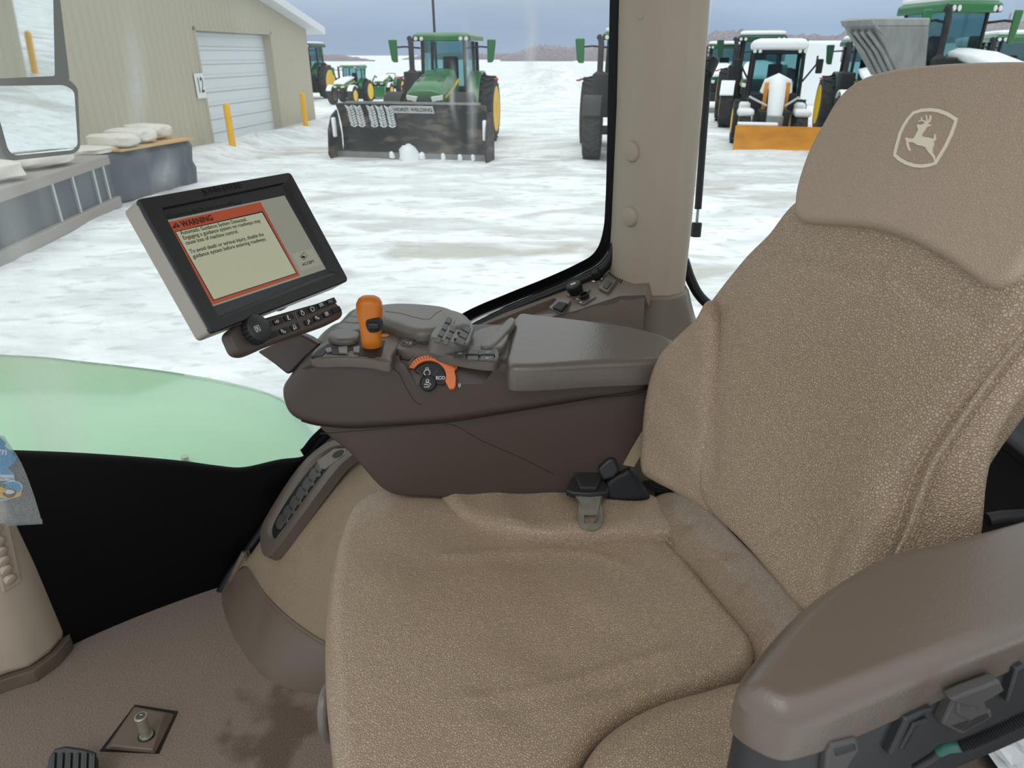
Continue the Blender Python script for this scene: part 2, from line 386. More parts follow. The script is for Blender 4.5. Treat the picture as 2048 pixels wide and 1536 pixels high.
def smooth_loop(pts, n=160, closed=True):
    P = [V((p[0], p[1], p[2] if len(p) > 2 else 0)) for p in pts]; out = []; m = len(P)
    segs = m if closed else m - 1
    L = []
    for i in range(segs):
        p0 = P[(i - 1) % m] if closed else P[max(i - 1, 0)]; p1 = P[i]; p2 = P[(i + 1) % m]
        p3 = P[(i + 2) % m] if closed else P[min(i + 2, m - 1)]
        a = 1e-9 + (p1 - p0).length ** .5; b = 1e-9 + (p2 - p1).length ** .5; c = 1e-9 + (p3 - p2).length ** .5
        if (p1 - p0).length < 1e-9: p0 = p1 - (p2 - p1); a = b
        if (p3 - p2).length < 1e-9: p3 = p2 + (p2 - p1); c = b
        m1 = (p2 - p1) + ((p1 - p0) / a - (p2 - p0) / (a + b)) * b
        m2 = (p2 - p1) + ((p3 - p2) / c - (p3 - p1) / (b + c)) * b
        for k in range(24):
            t = k / 24; t2 = t * t; t3 = t2 * t
            L.append(p1 * (2 * t3 - 3 * t2 + 1) + m1 * (t3 - 2 * t2 + t) + p2 * (-2 * t3 + 3 * t2) + m2 * (t3 - t2))
    L.append(L[0] if closed else P[-1])
    d = [0]
    for i in range(1, len(L)): d.append(d[-1] + (L[i] - L[i - 1]).length)
    res = []; j = 0; cnt = n if closed else n - 1
    for k in range(n):
        x = d[-1] * k / cnt
        while j < len(d) - 2 and d[j + 1] < x: j += 1
        t = (x - d[j]) / max(1e-12, d[j + 1] - d[j]); res.append(L[j].lerp(L[j + 1], min(1, t)))
    return res

def segdist(P, Q, closed=True):
    """distance of points P (k,2) to polyline Q (m,2)"""
    Q2 = np.roll(Q, -1, 0) if closed else Q[1:]
    Q1 = Q if closed else Q[:-1]
    D = Q2 - Q1; L = (D ** 2).sum(1) + 1e-12
    out = np.full(len(P), 1e9)
    for i in range(0, len(P), 4000):
        R = P[i:i + 4000, None, :] - Q1[None]
        t = np.clip((R * D).sum(2) / L, 0, 1); out[i:i + 4000] = np.sqrt(((R - t[..., None] * D) ** 2).sum(2)).min(1)
    return out

def pillow(name, pts, fr, T, r, m, parent=None, c=None, hf=None, bend=None, n=150, inner=14, edge=7, rb=None, raw=False, local=False, power=2.):
    """solid with rounded rims over a closed outline (plane coordinates of frame fr); front face at h=0, back at h=-T"""
    o = np.array([(p.x, p.y) for p in smooth_loop(pts, n)]) if not raw else np.array(pts, float)
    n = len(o); c = np.array(c if c is not None else o.mean(0)); R = np.sqrt(((o - c) ** 2).sum(1))
    rb = r * .6 if rb is None else rb
    S = []
    si = 1 - np.minimum(r / R, .85)
    for k in range(inner): S.append(si * ((k + 1) / (inner + 1)) ** .85)
    for k in range(edge + 1): S.append(si + (1 - si) * math.sin(k / edge * PI / 2))
    P = np.concatenate([c + (o - c) * s[:, None] for s in S]); P = np.vstack([c[None], P])
    d = segdist(P, o); x = np.clip(d / r, 0, 1); h = -r * (1 - (1 - (1 - x) ** power) ** (1 / power))
    w = np.clip(d / r, 0, 1); w = w * w * (3 - 2 * w)
    if hf is not None: h = h + np.array([hf(a, b) for a, b in P]) * w
    vs = [(a, b, hh) for (a, b), hh in zip(P, h)]
    nr = len(S)
    fs = [(0, 1 + j, 1 + (j + 1) % n) for j in range(n)]
    for i in range(nr - 1):
        for j in range(n):
            k = (j + 1) % n; fs.append((1 + i * n + j, 1 + (i + 1) * n + j, 1 + (i + 1) * n + k, 1 + i * n + k))
    base = 1 + (nr - 1) * n
    lastr = list(range(base, base + n))
    for z, s in [(-r - (T - r - rb) * .5, None)] + [(-T + rb * (1 - math.sin(q * PI / 8)), rb * (1 - math.cos(q * PI / 8))) for q in range(5)]:
        k0 = len(vs)
        for j in range(n):
            sc = 1 if not s else max(.05, 1 - s / R[j]); q = c + (o[j] - c) * sc; vs.append((q[0], q[1], z))
        for j in range(n):
            k = (j + 1) % n; fs.append((lastr[j], k0 + j, k0 + k, lastr[k]))
        lastr = list(range(k0, k0 + n))
    fs.append(tuple(lastr[::-1]))
    W = [fr.P(a, b, h + (bend(a, b) if bend else 0)) for a, b, h in vs]
    mb = MB(); mb.v = W; mb.f = fs
    return mb.build(name, m, parent, local, angle=60)

def pxpillow(name, q, fr, T, r, m, parent=None, rim=.7, **k):
    return pillow(name, fr.pxs(q, -r * rim), fr, T, r, m, parent, **k)
def pxprism(name, q, fr, h0, h1, m, parent=None, bevel=0., smoothn=0, **k):
    p = fr.pxs(q, h1)
    if smoothn: p = [(v.x, v.y) for v in smooth_loop(p, smoothn)]
    return MB().prism(p, fr, h0, h1).build(name, m, parent, bevel=bevel, **k)

def apply_cut(o, cutter):
    """carve the cutter out of the object's mesh for good"""
    b = o.modifiers.new('cut', 'BOOLEAN'); b.operation = 'DIFFERENCE'; b.object = cutter; b.solver = 'EXACT'
    bpy.context.view_layer.update(); dg = bpy.context.evaluated_depsgraph_get(); me = bpy.data.meshes.new_from_object(o.evaluated_get(dg))
    o.modifiers.clear(); o.data = me; bpy.data.objects.remove(cutter)
    for p in me.polygons: p.use_smooth = True; p.material_index = 0
    me.set_sharp_from_angle(angle=math.radians(35)); return o

def pathtube(name, pts, r, m, parent=None, n=8, samples=None, **k):
    p = smooth_loop(pts, samples or len(pts) * 8, closed=False)
    return MB().tube(p, r, n).build(name, m, parent, **k)

def text(name, s, fr, a, b, size, m, parent=None, h=.0004, align='LEFT', ext=.0001, bold=0., sx=1.):
    cu = bpy.data.curves.new(name, 'FONT'); cu.body = s; cu.size = size; cu.align_x = align; cu.align_y = 'CENTER'; cu.extrude = ext; cu.offset = bold; cu.resolution_u = 3
    t = bpy.data.objects.new(name, cu); COL.objects.link(t)
    dg = bpy.context.evaluated_depsgraph_get(); me = bpy.data.meshes.new_from_object(t.evaluated_get(dg))
    bpy.data.objects.remove(t)
    for v in me.vertices: v.co = fr.P(a + v.co.x * sx, b + v.co.y, h + v.co.z)
    me.materials.clear()
    return link(name, me, m, parent, smooth=False)

def lens(*a): pass
def line_poly(pts, w):
    """ribbon outline around an open polyline (2-D)"""
    P = [V((p[0], p[1])) for p in pts]; L = []; R = []
    for i, p in enumerate(P):
        t = (P[min(i + 1, len(P) - 1)] - P[max(i - 1, 0)]).normalized(); q = V((-t.y, t.x)) * w / 2
        L.append(p + q); R.append(p - q)
    return L, R
def ribbon(mb, fr, pts, w, h0, h1, closed=False):
    P = list(pts)
    if closed: P = P + [P[0], P[1]]
    L, R = line_poly(P, w)
    if closed: L = L[1:-1] + [L[1]]; R = R[1:-1] + [R[1]]
    n = len(L); rs = [[fr.P(L[i].x, L[i].y, h0), fr.P(L[i].x, L[i].y, h1), fr.P(R[i].x, R[i].y, h1), fr.P(R[i].x, R[i].y, h0)] for i in range(n)]
    return mb.rings(rs, cap=not closed)
# ================================================================ CAB SHELL
HZ = Fr((0, 0, 0), (1, 0, 0), (0, 1, 0))
# big curved pane: plan curve of the glass (x, y) from the rear pillar round to the front
PLAN = [(.25, 1.615), (.0, 1.625), (-.25, 1.622), (-.5, 1.59), (-.7, 1.52), (-.88, 1.42), (-1.05, 1.29), (-1.22, 1.10), (-1.36, .85), (-1.42, .5), (-1.42, .1)]
PC = [(v.x, v.y) for v in smooth_loop(PLAN, 200, closed=False)]
PL = [0.]
for i in range(1, len(PC)): PL.append(PL[-1] + math.dist(PC[i], PC[i - 1]))
def glass_at(s, z, inn=0.):
    for i in range(len(PL) - 1):
        if PL[i + 1] >= s or i == len(PL) - 2:
            t = (s - PL[i]) / (PL[i + 1] - PL[i]); x = PC[i][0] + (PC[i + 1][0] - PC[i][0]) * t; y = PC[i][1] + (PC[i + 1][1] - PC[i][1]) * t
            dx = PC[i + 1][0] - PC[i][0]; dy = PC[i + 1][1] - PC[i][1]; l = math.hypot(dx, dy)
            return V((x + dy / l * inn, y - dx / l * inn, z)) if False else V((x - dy / l * -inn * -1, y + dx / l * -inn * -1, z))
def glass_px(px, py):
    """(arc length, height) where a sight line meets the pane"""
    r = ray(px, py)
    for i in range(len(PC) - 1):
        (x0, y0), (x1, y1) = PC[i], PC[i + 1]
        c0 = r.x * y0 - r.y * x0; c1 = r.x * y1 - r.y * x1
        if c0 * c1 <= 0 and abs(c0 - c1) > 1e-12:
            t = c0 / (c0 - c1); x = x0 + (x1 - x0) * t; y = y0 + (y1 - y0) * t
            k = y / r.y; return (PL[i] + t * (PL[i + 1] - PL[i]), 1.3 + r.z * k)
    # beyond the rear end
    k = PC[0][1] / r.y; return (-(r.x * k - PC[0][0]), 1.3 + r.z * k)
def gs(s, z, inn=0.):
    """point on the pane (or a bit inside it), s may be slightly negative"""
    s2 = max(s, .0005); i = 0
    while i < len(PL) - 2 and PL[i + 1] < s2: i += 1
    t = (s2 - PL[i]) / (PL[i + 1] - PL[i]); x = PC[i][0] + (PC[i + 1][0] - PC[i][0]) * t; y = PC[i][1] + (PC[i + 1][1] - PC[i][1]) * t
    dx = PC[i + 1][0] - PC[i][0]; dy = PC[i + 1][1] - PC[i][1]; l = math.hypot(dx, dy)
    # travelling forward (-x) the cab lies on the left hand: (-dy, dx)
    if s < 0: x += -s
    return V((x - dy / l * inn, y + dx / l * inn, z))

rows = [[gs(i * PL[-1] / 90, z) for i in range(91)] for z in (-.02, .4, .9, 1.4, 1.9)]
g = MB().grid(rows).build('window_1', 'window'); struct(g, 'curved side windscreen pane with pale streaks')

# clear edge of the pane as traced on the sight lines; the black border lies outside it
edge_px = [(1246, -140), (1243, 0), (1238, 200), (1232, 400), (1227, 460), (1215, 500), (1196, 525), (1160, 546), (1100, 573), (1020, 605), (945, 637), (860, 690), (760, 775), (690, 835), (640, 880), (610, 912), (560, 920), (482, 936), (430, 932), (370, 924), (200, 910), (40, 903), (-60, 900), (-200, 900)]
E2 = [glass_px(*q) for q in edge_px]
E2 = [(v.x, v.y) for v in smooth_loop(E2, 420, closed=False)]
el = [0.]
for i in range(1, len(E2)): el.append(el[-1] + math.dist(E2[i], E2[i - 1]))
# dotted fade, 14 mm wide just inside the clear area
def offs(P, w):
    o = []
    for i, p in enumerate(P):
        a = P[max(i - 1, 0)]; b = P[min(i + 1, len(P) - 1)]; l = math.dist(a, b) or 1
        t = ((b[0] - a[0]) / l, (b[1] - a[1]) / l); o.append((p[0] - t[1] * w, p[1] + t[0] * w))
    return o
side = offs(E2, -.014)
mid = offs(E2, .004)
vs = []; uvs = []
me = bpy.data.meshes.new('frit_dots'); fs = []
for i, (p, q) in enumerate(zip(mid, side)):
    vs += [gs(p[0], p[1], .003), gs(q[0], q[1], .003)]
for i in range(len(E2) - 1): fs.append((2 * i, 2 * i + 2, 2 * i + 3, 2 * i + 1))
me.from_pydata([tuple(v) for v in vs], [], fs)
uv = me.uv_layers.new(name='UVMap')
for p in me.polygons:
    for li, vi in zip(p.loop_indices, p.vertices):
        uv.data[li].uv = (el[vi // 2] / .0034, float(vi % 2))
fd = link('trim_1', me, 'fritdots'); struct(fd, 'dotted fade along the black window border')
# solid border: along the pillar and sill side a 3 cm band, at the front the whole lower pane down to the floor
k0 = min(range(len(E2)), key=lambda i: abs(E2[i][0] - glass_px(610, 912)[0]) + abs(E2[i][1] - glass_px(610, 912)[1]))
band = offs(E2, .024)
rows = [[gs(E2[i][0], E2[i][1], .002) for i in range(k0 + 1)], [gs(band[i][0], band[i][1], .002) for i in range(k0 + 1)]]
b1 = MB().grid(rows)
prs = [((860, 690), (868, 706)), ((760, 775), (772, 797)), ((690, 835), (700, 862)), ((640, 880), (654, 900)), ((607, 913), (604, 948)), ((560, 920), (552, 1020))]
b1.grid([[gs(*glass_px(*pq[k]), .0025) for pq in prs] for k in (0, 1)])
rows = [[gs(E2[i][0], E2[i][1], .002) for i in range(k0, len(E2))]] + [[gs(E2[i][0], E2[i][1] * (1 - t) + (-.01) * t, .002) for i in range(k0, len(E2))] for t in (.33, .66, 1)]
b1.grid(rows)
fb = b1.build('trim_2', 'frit'); struct(fb, 'black ceramic border and blacked out foot of the windscreen')
# closes the small triangle by the floor
# black rubber seal running along the pane from the pillar top down to the floor
seal_px = [(1256, -140), (1252, 0), (1246, 200), (1240, 400), (1234, 470), (1220, 515), (1195, 540), (1150, 562), (1100, 583), (1020, 617), (945, 655), (860, 708), (760, 792), (690, 855), (650, 892), (600, 945), (548, 1020), (500, 1090), (462, 1140), (440, 1178)]
S2 = [glass_px(*q) for q in seal_px]
path = [gs(s, z, .014) for s, z in S2]
sl = MB()
sp_ = smooth_loop(path, 160, closed=False)
sl.tube(sp_, .013, 10)
tag_ = sl.build('trim_3', 'rubber'); struct(tag_, 'black rubber seal round the side window')

# pale translucent streaks on the pane
for name, a, b, w in [('pale_streak', (930, 0), (948, 345), 26), ('pale_streak', (1058, -20), (1066, 190), 34), ('pale_streak', (255, 0), (285, 330), 46), ('pale_streak', (330, 290), (335, 400), 60), ('pale_streak', (900, 110), (912, 260), 16)]:
    s0, z0 = glass_px(*a); s1, z1 = glass_px(*b); ww = w / 1400 * 1.5 / 2
    me = bpy.data.meshes.new(name); vs = []; nn = 24
    for i in range(nn + 1):
        t = i / nn; s = s0 + (s1 - s0) * t + .004 * math.sin(t * 7 + w); z = z0 + (z1 - z0) * t
        vs += [gs(s - ww, z, .001), gs(s + ww, z, .001)]
    me.from_pydata([tuple(v) for v in vs], [], [(2 * i, 2 * i + 2, 2 * i + 3, 2 * i + 1) for i in range(nn)])
    uv = me.uv_layers.new(name='UVMap')
    for p in me.polygons:
        for li, vi in zip(p.loop_indices, p.vertices): uv.data[li].uv = (float(vi % 2), (vi // 2) / nn)
    o = link(name, me, 'streak', g)

# floor: carpeted platform
fl = MB()
outl = [gs(s, 0, .0) for s in [PL[-1] * i / 40 for i in range(41)]]
poly = [(p.x, p.y) for p in outl] + [(-1.42, .02), (1.03, .02), (1.03, 1.61)]
fl.prism(poly, HZ, -.05, 0.)
f = fl.build('floor', 'carpet', smooth=False); struct(f, 'taupe carpeted cab floor with a brown stain')

# rear pillar trim
pil = MB()
def pring(z, dx, grow=0.):
    return [V((x + dx, y, z)) for x, y in [(.228 - grow, 1.60), (.245 - grow * .8, 1.555), (.272 - grow * .6, 1.507), (.30 - grow * .5, 1.488), (.345, 1.488), (.385 + grow, 1.512), (.397 + grow, 1.55), (.397 + grow, 1.64), (.23 - grow, 1.64)]]
pil.rings([pring(.80, .0), pring(.95, .0), pring(1.2, -.004), pring(1.4, -.012), pring(1.8, -.03)])
p = pil.build('trim_4', 'beige', bevel=.012, seg=3, angle=30); struct(p, 'beige rear pillar with three round caps')
for q in [(1289, 18), (1268, 303), (1264, 433)]:
    fr = Fr((.25, 1.545, 0), (.6, -.8, 0), (0, 0, 1)); a, b = fr.px(q)
    cap = MB().lathe(fr.P(a, b, -.012), fr.N, [(0, .0215), (.020, .0215), (.024, .019), (.026, .016), (.0262, .001)]).build('screw_cap', 'beige', p)

# gas strut outside the quarter window
gsm = ent('gas_strut', 'black gas strut hanging behind the beige rear pillar', 'gas strut', tuple(aty(1392, 460, 1.72)))
a = aty(1418, 120, 1.78); b = aty(1396, 418, 1.74); c_ = aty(1392, 462, 1.73)
MB().cyl(a, b, .0085).build('cylinder_body', 'black', gsm)
MB().cyl(b, c_, .0035).build('rod', 'metal', gsm)
MB().cyl(aty(1394, 445, 1.735), aty(1391, 474, 1.73), .0125).cyl(aty(1385, 468, 1.73), aty(1400, 462, 1.73), .009).build('end_joint', 'black', gsm, bevel=.002)
MB().cyl(aty(1425, 120, 1.79), aty(1411, 150, 1.77), .016).build('end_joint', 'black', gsm, bevel=.003)

# quarter window behind the pillar and the rear wall of the cab
mb = MB().grid([[V((.41, 1.63, z)), V((.75, 1.63, z)), V((.98, 1.55, z)), V((1.05, 1.3, z)), V((1.05, .2, z))] for z in (.55, 1.2, 1.85)])
w2 = mb.build('window_2', 'window_clean'); struct(w2, 'rear quarter pane behind the seat')
sl = MB(); sl.tube(smooth_loop([aty(*q, 1.60) for q in [(1368, 520), (1380, 556), (1398, 590), (1425, 615), (1480, 640), (1560, 660)]], 40, closed=False), .012, 10)
o = sl.build('trim_5', 'rubber'); struct(o, 'curved black seal under the quarter window')

# sill beside the console: sloping brown ledge that carries the switches
A0 = aty(945, 650, 1.6); A1 = aty(1205, 550, 1.6)
LF = Fr(A0, A1 - A0, (0, -1, -.18))
ledge_px = [(905, 668), (945, 655), (1040, 612), (1130, 574), (1195, 548), (1218, 535), (1240, 545), (1300, 560), (1290, 590), (1240, 592), (1190, 608), (1150, 622), (1100, 634), (1040, 655), (960, 700), (900, 710)]
LFu = Fr(LF.O, LF.A, LF.B) if LF.N.z > 0 else Fr(LF.O, -LF.A, LF.B)
LF = LFu
led = MB().prism(LF.pxs(ledge_px), LF, -.03, 0).build('trim_6', 'sill'); struct(led, 'brown sill ledge with pocket and switches')
# pocket
pk = [(972, 648), (1108, 596), (1134, 607), (1120, 626), (1040, 632), (1000, 655)]
apply_cut(led, MB().prism(LF.pxs(pk), LF, -.020, .02).build('cutter', 'sill'))
# vent slots at the pillar foot
for k in range(10):
    a = (1215 + k * 3.6, 531 + k * 2.5); b = (1209 + k * 3.6, 541 + k * 2.9)
    aa = LF.px(a); bb = LF.px(b); mb = MB(); ribbon(mb, LF, [aa, bb], .0022, -.002, .0012); mb.build('vent_slot', 'black', led, smooth=False)

# sloping trim below the ledge and the flared pillar foot
inner = [LF.P(*LF.px(q)) for q in [(870, 725), (940, 708), (1000, 675), (1040, 652), (1100, 633), (1150, 621), (1190, 607), (1240, 590), (1290, 588)]]
inner = smooth_loop(inner, 40, closed=False)
low = [V((p.x * .95 + .02, 1.46, .10)) for i, p in enumerate(inner)]
rows = []
for t in [i / 10 for i in range(11)]:
    rows.append([a.lerp(b, t) + V((0, -.03 * math.sin(PI * t), .015 * math.sin(PI * t))) for a, b in zip(inner, low)])
o = MB().grid(rows).build('trim_7', 'sill'); struct(o, 'brown side trim between the console and the window sill')
def flare(t):
    # t 0 at the pillar foot, 1 at the bottom
    g_ = .15 * t ** 1.15; z = .815 - .42 * t; yy = -.10 * t ** 1.3
    base = [(.215 - g_ * .9, 1.605 + yy * .1), (.235 - g_ * .9, 1.55 + yy), (.262 - g_ * .6, 1.50 + yy), (.295 - g_ * .2, 1.478 + yy), (.35, 1.478 + yy), (.39 + g_, 1.507 + yy), (.405 + g_ * 1.2, 1.55 + yy * .6), (.405 + g_ * 1.3, 1.64), (.22 - g_, 1.64)]
    return [V((x, y, z)) for x, y in base]
o = MB().rings([flare(i / 12) for i in range(13)]).build('trim_8', 'sill', angle=50, bevel=.006, seg=2); struct(o, 'flared brown foot of the rear pillar')

wr_ = MB().box((.62, 1.60, .29), (.80, .04, .62)).build('wall_right', 'brown2'); struct(wr_, 'lower right cab wall behind the seat')
wb_ = MB().box((1.02, .85, .26), (.04, 1.5, .62)).build('wall_rear', 'blackp'); struct(wb_, 'lower rear cab wall')
# switches on the ledge (each is a thing of the sill)
def sw_frame(q, h=0.): a, b = LF.px(q); return LF.P(a, b, h), a, b
u = ent('rocker_switch', 'angled black rocker switch in the sill pocket nearest the seat console', 'switch', tuple(sw_frame((1120, 610))[0]), group=None)
pxprism('switch_frame', [(1097, 615), (1117, 595), (1141, 600), (1124, 627)], LF, .001, .007, 'grey', u, bevel=.001)
pxprism('rocker', [(1104, 614), (1118, 602), (1135, 606), (1122, 621)], LF, .006, .014, 'black', u, bevel=.002)
u = ent('power_socket', 'round black capped power socket standing proud on the sill', 'socket', tuple(sw_frame((1153, 585))[0]))
pp, a, b = sw_frame((1154, 588))
pxprism('socket_plate', [(1132, 590), (1148, 572), (1180, 578), (1166, 600)], LF, .001, .004, 'grey', u, bevel=.001)
MB().lathe(LF.P(a, b, .003), LF.N, [(0, .0165), (.012, .0175), (.013, .019), (.022, .019), (.025, .016), (.0255, .001)]).build('socket_cap', 'black', u)
MB().lathe(LF.P(a, b, .027), LF.A, [(-.006, .003), (.006, .003)]).build('cap_hinge', 'chrome', u)
u = ent('diagnostic_connector', 'small round black connector with two studs on the sill', 'connector', tuple(sw_frame((1170, 598))[0]))
pp, a, b = sw_frame((1171, 598))
pxprism('connector_plate', [(1152, 602), (1172, 585), (1192, 593), (1166, 609)], LF, .001, .004, 'grey', u, bevel=.001)
MB().lathe(LF.P(a, b, .002), LF.N, [(0, .011), (.012, .011), (.012, .0085), (.006, .0085), (.006, .001)]).build('connector_ring', 'black', u)
for q in [(1156, 601), (1163, 608)]:
    a, b = LF.px(q); MB().lathe(LF.P(a, b, .003), LF.N, [(0, .003), (.002, .003), (.003, .001)]).build('stud', 'chrome', u)
u = ent('lighter_socket', 'black and chrome lighter plug at the window corner of the sill', 'lighter plug', tuple(sw_frame((1195, 558))[0]))
a, b = LF.px((1196, 560))
MB().lathe(LF.P(a, b, .0), LF.N, [(0, .015), (.005, .015), (.006, .012), (.003, .010)]).build('chrome_ring', 'chrome', u)
MB().box(LF.P(a, b, .016), (.02, .02, .02), Matrix((LF.A, LF.B, LF.N)).transposed()).build('plug', 'black', u, bevel=.004)
u = ent('rocker_switch', 'square grey rocker switch beside the vent slots on the sill', 'switch', tuple(sw_frame((1214, 568))[0]))
pxprism('switch_frame', [(1196, 575), (1213, 553), (1233, 560), (1214, 584)], LF, .001, .008, 'grey', u, bevel=.0015)
pxprism('rocker', [(1205, 572), (1214, 560), (1224, 564), (1213, 577)], LF, .007, .011, 'dgrey', u, bevel=.001)

# beige textured housing over the wheel arch, with brown skirt
Gs = [glass_px(*q) for q in [(440, 1176), (462, 1143), (500, 1092), (548, 1023), (600, 948), (650, 897), (690, 860), (760, 797), (860, 712), (945, 658), (1020, 620)]]
outer = smooth_loop([gs(s, z, .035) for s, z in Gs], 60, closed=False)
sk_top = smooth_loop([atz(*q, .11) for q in [(492, 1105), (500, 1135), (520, 1175), (553, 1215), (600, 1255), (655, 1290), (760, 1335), (900, 1385)]], 60, closed=False)
sk_bot = smooth_loop([atz(*q, .0) for q in [(442, 1180), (446, 1215), (462, 1262), (490, 1310), (530, 1355), (590, 1380), (660, 1392), (800, 1400), (950, 1410)]], 60, closed=False)
wh = ent('wheel_arch_housing', 'beige textured wheel arch housing beside the carpet, with brown skirt', 'wheel arch housing', (-.45, 1.25, 0))
rows = []
for i in range(19):
    t = i / 18
    bl = []
    for j, (a, b) in enumerate(zip(sk_top, outer)):
        p = a.lerp(b, t); k = math.sin(PI * t) * (.045 * min(1, j / 14))
        bl.append(p + V((0, -k * .75, k * .9)))
    rows.append(bl)
MB().grid(rows).build('textured_cover', 'beigetex', wh)
rows = []
for t, o_ in [(0, 0), (.15, .004), (.5, .006), (.85, .003), (.97, .0), (1, -.006), (1.0, -.02)]:
    rows.append([b.lerp(a, t) + V((0, -o_, 0)) for a, b in zip(sk_top, sk_bot)])
MB().grid(rows).build('skirt', 'skirt', wh)
MB().tube([p + V((0, -.002, .002)) for p in sk_top], .0045, 8).build('skirt_lip', 'skirt', wh)
# extra lip where the skirt climbs the window seal
MB().tube(smooth_loop([sk_top[0], (sk_top[0] + outer[3]) * .5 + V((0, -.01, .0)), outer[3] + V((.0, -.005, 0))], 12, closed=False), .012, 8).build('corner_lip', 'skirt', wh)
MB().grid([[sk_bot[0], sk_bot[2], sk_top[4]], [sk_top[0], sk_top[1], sk_top[3]], [outer[0], outer[3], sk_top[0]]]).build('corner_lip', 'skirt', wh)
# air vent in the housing
VF0 = atz(545, 1100, .17)
pA = aty(530, 1110, 1.37); pB = aty(690, 905, 1.47); pC = aty(600, 930, 1.58)
VF = Fr(pA, pB - pA, pC - pA)
if VF.N.y > 0: VF = Fr(pA, pB - pA, -(pC - pA))
VF = VF.off(.010)
vt = ent('air_vent', 'long brown framed air vent with wavy black louvres on the wheel arch housing', 'air vent', tuple(pA))
fo = [(524, 1060), (532, 1040), (600, 935), (650, 890), (700, 880), (712, 905), (680, 935), (560, 1095), (542, 1114), (528, 1108)]
fi = [(545, 1050), (612, 945), (655, 905), (690, 897), (690, 912), (660, 935), (570, 1055), (556, 1076), (546, 1075)]
po = [(v.x, v.y) for v in smooth_loop(VF.pxs(fo), 90)]; pi_ = [(v.x, v.y) for v in smooth_loop(VF.pxs(fi), 90)]
def align(A_, B_):
    j = min(range(len(B_)), key=lambda k: math.dist(A_[0], B_[k])); return B_[j:] + B_[:j]
pi_ = align(po, pi_)
MB().rings([[VF.P(a, b, h) for a, b in L] for L, h in [(po, -.02), (po, .004), ([((a * .7 + c * .3), (b * .7 + d * .3)) for (a, b), (c, d) in zip(po, pi_)], .007), ([((a * .2 + c * .8), (b * .2 + d * .8)) for (a, b), (c, d) in zip(po, pi_)], .006), (pi_, -.002), (pi_, -.012)]], cap=False).build('vent_frame', 'brown2', vt)
MB().prism(pi_, VF, -.006, -.002).build('vent_backing', 'black', vt)
for k in range(7):
    t = k / 6; cx, cy = 562 + (640 - 562) * t, 1046 + (935 - 1046) * t
    q = [(cx - 10, cy - 2), (cx - 2, cy - 17), (cx + 10, cy - 13), (cx + 14, cy - 1), (cx + 4, cy + 2), (cx - 2, cy + 12), (cx - 9, cy + 10)]
    pxprism('louvre', q, VF, -.003, .002, 'dgrey', vt, bevel=.0015, smoothn=20)
pxprism('vent_tab', [(634, 921), (668, 897), (692, 896), (690, 908), (650, 938), (640, 938)], VF, -.003, .003, 'grey', vt, bevel=.001)
pxprism('tab_slot', [(664, 911), (672, 903), (688, 901), (684, 910), (668, 916)], VF, .002, .0036, 'black', vt, smoothn=16)

# front column at the left, with a row of round vents
fc = ent('front_console_post', 'beige front console post at the left edge with a row of round nozzles', 'console post', (-1.13, 1.2, 0))
def post_ring(z, g=0):
    # leaning away with height
    L = {0: [(-80, 1390), (0, 1343), (60, 1358), (105, 1322), (131, 1282)], 1: [(-80, 1100), (-60, 1060), (-12, 1010), (-4, 1000), (8, 960)]}
    return L
c0 = [atz(-90, 1400, .03), atz(-30, 1370, .03), atz(20, 1352, .03), atz(62, 1340, .03), atz(104, 1310, .03), atz(130, 1280, .03)]
dirv = V((-.16, .02, .62))
lean = []
base6 = c0 + [c0[-1] + V((-.05, .10, 0)), c0[0] + V((-.1, .1, 0))]
top_off = atx(20, 1000, c0[4].x - .09) - c0[4]
for t in (0, .15, .4, .7, 1.):
    lean.append([p + V((-.03 * t, .01 * t, .75 * t)) for p in base6])
MB().rings(lean).build('post_body', 'beige', fc, bevel=.02, seg=3)
b0 = [p + (p - V((-1.3, 1.3, .03))).normalized() * .012 - V((0, 0, .03)) for p in base6]
MB().rings([b0, [p + V((0, 0, .035)) for p in b0], [p * .5 + q * .5 + V((0, 0, .018)) for p, q in zip(b0, base6)]]).build('foot_trim', 'skirt', fc, bevel=.006)
PFo = Fr(lean[0][3], (lean[0][4] - lean[0][3]), lean[4][3] - lean[0][3])
if PFo.N.y > 0: PFo = Fr(PFo.O, -PFo.A, PFo.B)
rec = PFo.pxs([(-30, 985), (-2, 965), (42, 1160), (34, 1168), (6, 1185), (-10, 1120)])
MB().prism(rec, PFo, -.004, .003).build('nozzle_frame', 'beige', fc, bevel=.002)
nz = [(-14, 1058), (-7, 1080), (-2, 1100), (3, 1118), (8, 1136), (16, 1155)]
for q in nz:
    a, b = PFo.px(q)
    MB().lathe(PFo.P(a, b, .002), (PFo.N + PFo.B * -.4), [(0, .0115), (.008, .0125), (.011, .011), (.013, .006), (.0135, .0005)]).build('round_nozzle', 'beige', fc)

